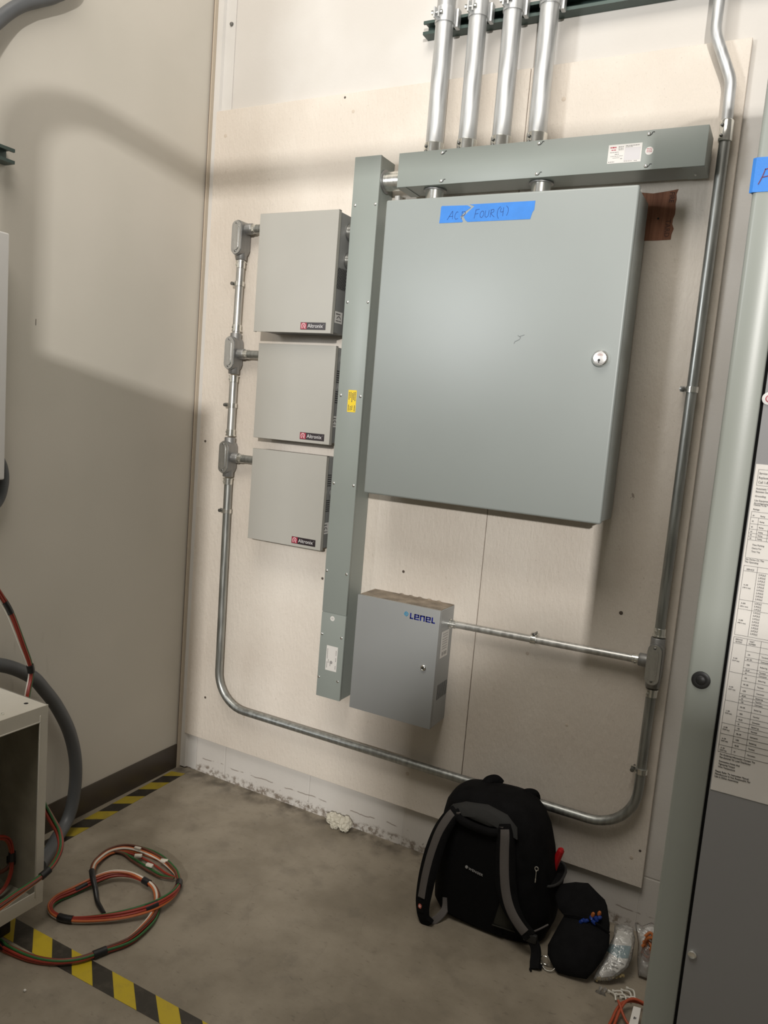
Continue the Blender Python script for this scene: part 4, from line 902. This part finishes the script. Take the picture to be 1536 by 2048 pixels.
for (x, y, z) in ((1.730, -.199, .144), (1.746, -.192, .150)):
    p = V((x, y-.010, z+.004)); bm = B(); lathe(bm, p+V((0, 0, -.006)), p+V((.2, -.1, 1)), [(0, .002), (.001, .005), (.008, .0058), (.013, .0035), (.014, .001)], 10)
    solo('wire_connector', bm, M['orangepl'], p, 'orange twist-on wire connectors just above the blue ones in the pouch', 'wire connector', 'orange wire connectors in the tool pouch')

# ------------------------------------------------------------------ clear bags, ties, orange cord
t = thing('parts_bag', (1.81, -.22, 0), 'clear plastic parts bag with a white and teal card beside the tool pouch', 'plastic bag', 'clear plastic bags by the cabinet')
nb = V((-.1, -.80, .60))
ol = [(1.786, -.143, .094), (1.802, -.136, .099), (1.818, -.133, .100), (1.834, -.137, .098), (1.847, -.158, .084), (1.850, -.203, .056), (1.847, -.228, .040), (1.828, -.255, .024), (1.808, -.274, .011), (1.785, -.284, .006), (1.766, -.286, .004), (1.767, -.268, .016), (1.779, -.220, .046), (1.790, -.170, .077)]
bm = B(); pillow(bm, [V(p)+V((0, 0, .006)) for p in ol], .020, .006, nb, (1, .96, .85, .6, .3), .25); part('film', bm, M['clear'], t, ang=80)
def card(poly, off, m, nm, label=None):
    bm = B(); P = [V(p)+nb*off for p in poly]; rings(bm, [P, [p+nb*.001 for p in P]]); part(nm, bm, m, t, smooth=False, label=label)
card([(1.797, -.150, .090), (1.826, -.146, .093), (1.842, -.170, .078), (1.842, -.210, .053), (1.838, -.228, .042), (1.812, -.258, .022), (1.785, -.270, .014), (1.776, -.262, .020), (1.790, -.205, .056)], .006, M['card'], 'header_card', 'white product card inside the bag')
card([(1.786, -.188, .067), (1.806, -.186, .068), (1.824, -.180, .072), (1.842, -.176, .074), (1.842, -.206, .056), (1.815, -.214, .050), (1.782, -.208, .054)], .0075, M['cardblue'], 'teal_band', 'teal printed band on the card')
bm = B()
for k, (x, y, z) in enumerate(((1.796, -.228, .042), (1.800, -.236, .037), (1.812, -.222, .046), (1.794, -.245, .031))): box(bm, x-.004, x+.022, y-.0015-.0088, y-.0088, z+.0045, z+.0065)
part('card_print', bm, M['inkgrey'], t, smooth=False)
random.seed(9)
for k in range(9):
    x = 1.776+.0075*k; y = -.275+.0042*k; p = V((x, y, .008+.002*k))+nb*.006
    bm = B(); a = V((random.uniform(-1, 1), random.uniform(-1, 0), random.uniform(-.3, .6))).normalized(); lathe(bm, p-a*.004, p+a, [(0, .0045), (.003, .0045), (.0035, .003), (.010, .003)], 8); part('fastener', bm, M['brass'], t)
bm = B()
for x, y in ((1.790, -.297), (1.802, -.296)): lathe(bm, (x, y, .003), (x-.004, y-.03, .001), [(0, .006), (.012, .0025), (.022, .009), (.023, .002)], 8)
part('twisted_end', bm, M['clear'], t)
t = thing('wire_bag', (1.865, -.14, 0), 'clear plastic bag of orange parts half hidden by the tall cabinet', 'plastic bag', 'clear plastic bags by the cabinet')
ob = [(1.838, -.125, .118), (1.858, -.120, .112), (1.880, -.120, .132), (1.905, -.118, .125), (1.93, -.13, .09), (1.93, -.16, .03), (1.90, -.19, .006), (1.872, -.190, .004), (1.862, -.165, .03), (1.855, -.140, .07)]
bm = B(); pillow(bm, ob, .022, .008, (-.25, -.85, .45), (1, .95, .82, .55, .25), .3); part('film', bm, M['clear'], t, ang=80)
for k in range(6):
    a = random.uniform(0, 6); cx, cy_, cz_ = 1.888+random.uniform(-.006, .012), -.145+random.uniform(-.01, .01), .055+.009*k
    bm = B(); tube(bm, spline([(cx+.014*math.cos(a+j*1.1), cy_-.010+.006*math.sin(j*2.), cz_+.024*math.sin(a+j*1.1)) for j in range(6)], 4), .0042, 8); part('orange_part', bm, M['orangepl'], t)
random.seed(21)
for k, (x, y) in enumerate(((1.812, -.300), (1.822, -.292), (1.832, -.300), (1.842, -.275), (1.853, -.258), (1.845, -.305), (1.858, -.297))):
    a = random.uniform(-.8, .5); p = V((x, y, .004)); d = V((math.cos(a), math.sin(a), 0)); 
    bm = B(); ribbon(bm, spline([p, p+d*.012+V((0, 0, .006)), p+d*.022+V((0, -.004, .010)), p+d*.028+V((0, -.012, .004))], 4), .0045, .0015, (0, -.2, 1)); box(bm, x-.0035, x+.0035, y-.003, y+.003, .0005, .008, .001)
    solo('plastic_anchor', bm, M['nylonw'], p, 'white plastic anchors scattered on the floor in front of the parts bag', 'plastic anchor', 'white plastic anchors on the floor')
t = thing('orange_cord', (1.86, -.37, 0), 'orange cord loops on the floor at the foot of the tall cabinet', 'cord')
bm = B(); tube(bm, spline([(1.838, -.50, .006), (1.838, -.44, .008), (1.842, -.405, .012), (1.847, -.372, .020), (1.860, -.345, .026), (1.892, -.322, .024), (1.94, -.32, .012), (1.97, -.36, .006), (1.95, -.42, .006)], 7), .0038, 10); part('cord_loop', bm, M['cord'], t, ang=70)
bm = B(); tube(bm, spline([(1.848, -.47, .006), (1.851, -.42, .014), (1.856, -.375, .026), (1.868, -.343, .034), (1.895, -.326, .032), (1.95, -.33, .016), (1.975, -.39, .006)], 7), .0038, 10); part('cord_loop', bm, M['cord'], t, ang=70)
bm = B(); tube(bm, spline([(1.845, -.36, .034), (1.853, -.371, .030), (1.866, -.390, .022), (1.885, -.405, .014), (1.93, -.41, .006)], 7), .0034, 10); part('cord_loop', bm, M['cord'], t, ang=70)
bm = B(); P = [V(p) for p in ((1.886, -.375, .046), (1.904, -.371, .046), (1.908, -.452, .030), (1.886, -.457, .030))]; rings(bm, [P, [p+V((0, 0, .0012)) for p in P]]); tg = part('tag', bm, M['card'], t, smooth=False, label='white tag on the cord')
bm = B(); box(bm, 1.893, 1.896, -.412, -.402, .0405, .0412); box(bm, 1.897, 1.899, -.410, -.404, .0405, .0412); part('tag_print', bm, M['ink'], tg, smooth=False)

# ------------------------------------------------------------------ tall cabinet on the right
D = -1.10; cx0 = 1.967
t = thing('tall_cabinet', (2.25, -1.0, 0), 'tall pale green-grey floor cabinet along the right edge, papers on its door', 'electrical cabinet')
bm = B(); box(bm, cx0, 2.72, -1.085, -.72, 0, 2.45, .003, 2); part('housing', bm, M['cab'], t)
bm = B(); prism(bm, [(cx0, -1.08), (cx0, D+.007), (cx0+.002, D+.002), (cx0+.007, D), (2.0135, D), (2.0153, D+.002), (2.0153, -1.08)], 'z', 0, 2.45); part('corner_post', bm, M['cab'], t, ang=50)
bm = B(); box(bm, 2.69, 2.72, D, -1.08, 0, 2.45, .003); box(bm, 2.01, 2.70, D, -1.08, 2.40, 2.45, .003); box(bm, 2.01, 2.70, D, -1.08, 0, .06, .003); part('front_frame', bm, M['cab'], t)
bm = B(); box(bm, 2.0155, 2.69, -1.0862, -1.0845, .06, 2.40); part('gasket', bm, M['black'], t, smooth=False, label='black gap around the door')  # black sheet stands in for the shade inside the door gap
bm = B(); box(bm, 2.0198, 2.686, D, -1.0865, .065, 2.395, .0015); dr = part('door', bm, M['cabdoor'], t)
bm = B(); lathe(bm, (1.9872, D, 1.1510), (1.9872, D-.02, 1.1510), [(0, .0138), (.002, .0136), (.0032, .011), (.0028, .0075), (.004, .006), (.0045, .001)], 28); part('hole_plug', bm, M['rubber'], t, label='round black rubber hole plug')
bm = B(); lathe(bm, (2.0285, D, .709), (2.0285, D-.02, .709), [(0, .0068), (.003, .0066), (.0042, .0052), (.0036, .004), (.0036, .001)], 20); part('bolt', bm, M['zinc'], dr, label='round bright bolt')
bm = B(); lathe(bm, (2.0262, D, 1.5845), (2.0262, D-.02, 1.5845), [(0, .0092), (.0015, .0092), (.002, .0075)], 28); part('round_plate', bm, M['white'], dr, label='round white plate')
bm = B(); lathe(bm, (2.0270, D-.0018, 1.5842), (2.0270, D-.02, 1.5842), [(0, .0055), (.0006, .0053)], 20); part('round_plate_centre', bm, M['inkred'], dr)
bm = B(); lathe(bm, (2.0270, D-.0024, 1.5842), (2.0270, D-.02, 1.5842), [(0, .0042), (.0005, .004)], 20); part('round_plate_face', bm, mat('pink_face', (.62, .50, .50), .4), dr)
# document on the door
px0, pz1, pz0 = 2.0215, 1.4890, .9840
bm = B(); box(bm, px0, px0+.34, D-.0007, D+.0002, pz0, pz1); dc = part('notice_sheet', bm, M['doc'], dr, smooth=False, label='large printed notice sheet with ruled tables')
yk = D-.0009
bm = B()
def hl(x0, x1, z, w=.0004): box(bm, px0+x0, px0+x1, yk-.0001, yk+.0001, z-w/2, z+w/2)
def vl(x, z0, z1, w=.0004): box(bm, px0+x-w/2, px0+x+w/2, yk-.0001, yk+.0001, z0, z1)
hl(.0045, .16, 1.4815); hl(.0045, .16, 1.4580); vl(.0045, 1.4580, 1.4815)
hl(.003, .20, 1.4190); hl(.003, .20, 1.3500); vl(.003, 1.3500, 1.4190)
hl(.003, .20, 1.4105)
for z in (1.4010, 1.3930, 1.3870, 1.3820, 1.3770): hl(.003, .20, z)
vl(.0135, 1.3770, 1.4105); vl(.028, 1.3770, 1.4105)
hl(.003, .33, 1.3380); hl(.003, .33, 1.3300); hl(.003, .33, 1.2860); hl(.003, .33, 1.2720); hl(.003, .33, 1.2320); vl(.003, 1.2320, 1.3380); vl(.0215, 1.2320, 1.3380); vl(.055, 1.2320, 1.3380)
T3 = [1.2285, 1.2190, 1.2100, 1.2005, 1.1955, 1.1840, 1.1790, 1.1740, 1.1640, 1.1540, 1.1440, 1.1390, 1.1340, 1.1290, 1.1180, 1.1080, 1.1000, 1.0930, 1.0860, 1.0760, 1.0670, 1.0580, 1.0470]
hl(.003, .33, T3[0]); hl(.003, .33, T3[1]); hl(.003, .33, T3[-1])
for z in T3[2:-1]: hl(.0215, .33, z)
for z in (1.1740, 1.1290, 1.0930, 1.0760, 1.0580): hl(.003, .0215, z)
vl(.003, T3[-1], T3[0]); vl(.0215, T3[-1], T3[0]); vl(.0405, T3[-1], T3[0]); vl(.075, T3[-1], T3[0])
part('table_lines', bm, M['ink'], dc, smooth=False)
bm = B()
def tx(s, x, z, h=.0034): add_text(bm, s, h*1.35, (px0+x, yk-.0001, z), (1, 0, 0), (0, 0, 1), .82)
tx('Service Information', .006, 1.4745); tx('Replacement Parts', .006, 1.4680); tx('Call 1-800', .006, 1.4612, .0038)
for s, z in (('Automatic Transfer', 1.4520), ('Between Source', 1.4475), ('Grounding', 1.4410), ('Use Equipment', 1.4345), ('Accompanying', 1.4305)): tx(s, .0045, z, .0030)
for s, z in (('Devices To Be', 1.4280), ('Ratings:', 1.4215)): tx(s, .0045, z, .0026)
for z in (1.4125, 1.4040, 1.3955, 1.3885, 1.3835, 1.3785): tx('60', .005, z, .0022); tx('Rating', .0155, z, .0022)
for s, z in (('Time Marking', 1.3690), ('Device For', 1.3640), ('Time Trip', 1.3590)): tx(s, .010, z, .0026)
for s, z in (('Any Device On This', 1.3465), ('The Operating', 1.3425)): tx(s, .003, z, .0028)
tx('SERVICE', .007, 1.3315, .0026); tx('A-100', .006, 1.3080, .0022); tx('(100 A max)', .005, 1.3040, .0020); tx('A-200', .006, 1.2800, .0022); tx('(200 A max)', .005, 1.2755, .0020); tx('A-400', .006, 1.2540, .0022); tx('(400 A max)', .005, 1.2500, .0020)
for k in range(9): tx('2-POLE', .024, 1.3255-.0046*k, .0028)
for k in range(3): tx('3-POLE', .024, 1.2820-.0044*k, .0028)
for k in range(8): tx('3-POLE', .024, 1.2680-.0046*k, .0028)
tx('SERVICE', .0055, 1.2240, .0024); tx('RATING', .006, 1.2205, .0022); tx('PART', .025, 1.2240, .0024); tx('NUMBER', .024, 1.2205, .0022)
for k in range(2, len(T3)-1):
    tx(('40-60', '60', '100', '40-100', '1200')[k % 5], .0245, (T3[k]+T3[k+1])/2-.0013, .0022); tx(('Connector', 'Bolted lug', 'Terminal')[k % 3], .0435, (T3[k]+T3[k+1])/2-.0013, .0022)
for z in (1.1950, 1.1500, 1.1120, 1.0860, 1.0680, 1.0530): tx('A-100', .006, z, .0020); tx('(UNIT max)', .005, z-.0036, .0018)
for s, z in (('For Ordering Information Contact The', 1.0420), ('Manufacturer Or Local Distributor', 1.0375), ('Connection Notes And', 1.0310), ('Tightening Torque', 1.0265), ('Wire Temperature', 1.0220)): tx(s, .006, z, .0028)
for s, z in (('Please Refer To Instruction Manual', 1.0140), ('Manufacturer Is Not Responsible For', 1.0098), ('Use In Other Assemblies', 1.0055)): tx(s, .003, z, .0030)
part('notice_print', bm, M['ink'], dc, smooth=False)
# blue tape with a letter
t = thing('tape_label', (2.0, D, 1.9), 'blue tape wrapped on the tall green-grey cabinet at the right edge', 'tape')
bm = B(); prism(bm, [(cx0-.0005, D+.02), (cx0-.001, D+.006), (cx0-.0045, D+.003), (cx0+.000, D-.0008), (cx0+.006, D-.0009), (2.09, D-.0009), (2.09, D-.0003), (cx0+.007, D-.0003), (cx0+.001, D+.002), (cx0-.0003, D+.007), (cx0+.0002, D+.02)], 'z', 1.8755, 1.9235); part('strip', bm, M['btape'], t, smooth=False)
bm = B(); strokes(bm, [[(0, 0), (.2, .5), (.34, 1.)], [(.30, .95), (.75, 1.05), (.85, .8), (.62, .55), (.2, .45)], [(1.25, 0), (1.3, 1.0)], [(1.3, .95), (1.75, .9), (1.7, .55), (1.3, .5)]], (1.9735, D-.0009, 1.8860), (1, 0, 0), (0, 0, 1), .021, .0014, .0003); part('handwriting', bm, M['penred'], t, smooth=False, label='dark red handwritten letter')

# ------------------------------------------------------------------ light
def area(name, loc, target, size, power, col, sy=None):
    l = bpy.data.lights.new(name, 'AREA'); l.size = size; l.energy = power; l.color = col
    if sy: l.shape = 'RECTANGLE'; l.size_y = sy
    o = bpy.data.objects.new(name, l); COL.objects.link(o); o.location = loc
    o.rotation_euler = (V(target)-V(loc)).to_track_quat('-Z', 'Y').to_euler()
area('hall_lamp', (4.4, -7.9, 2.95), (.8, 0, 1.6), .18, 455, (1., .968, .925))
area('aisle_lamp', (-.9, -4.6, 2.25), (1.1, 0, 1.7), .6, 82, (.96, .985, 1.), .9)
area('ceiling_lamp', (1.2, -2.2, 4.6), (1.0, -.6, 0), 1.6, 70, (1., .94, .86))
w = bpy.data.worlds.new('room_ambient'); S.world = w; w.use_nodes = True
w.node_tree.nodes['Background'].inputs[0].default_value = (1., .91, .78, 1); w.node_tree.nodes['Background'].inputs[1].default_value = .152

# ------------------------------------------------------------------ camera
cam = bpy.data.cameras.new('camera'); cam.sensor_fit = 'HORIZONTAL'; cam.sensor_width = 36; cam.lens = 36*1545.08/1536; cam.clip_start = .05
o = bpy.data.objects.new('camera', cam); COL.objects.link(o)
r, u, f = V((.87981765, .46833702, .08112541)), V((-.12894754, .07090645, .98911314)), V((-.45748599, .88070012, -.12277565))
mt = Matrix((r, u, -f)).transposed().to_4x4(); mt.translation = V((2.06879, -2.3601, 1.51412)); o.matrix_world = mt
S.camera = o
S.view_settings.view_transform = 'Standard'; S.view_settings.look = 'None'; S.view_settings.gamma = 1; S.view_settings.exposure = 0.; S.view_settings.use_curve_mapping = False
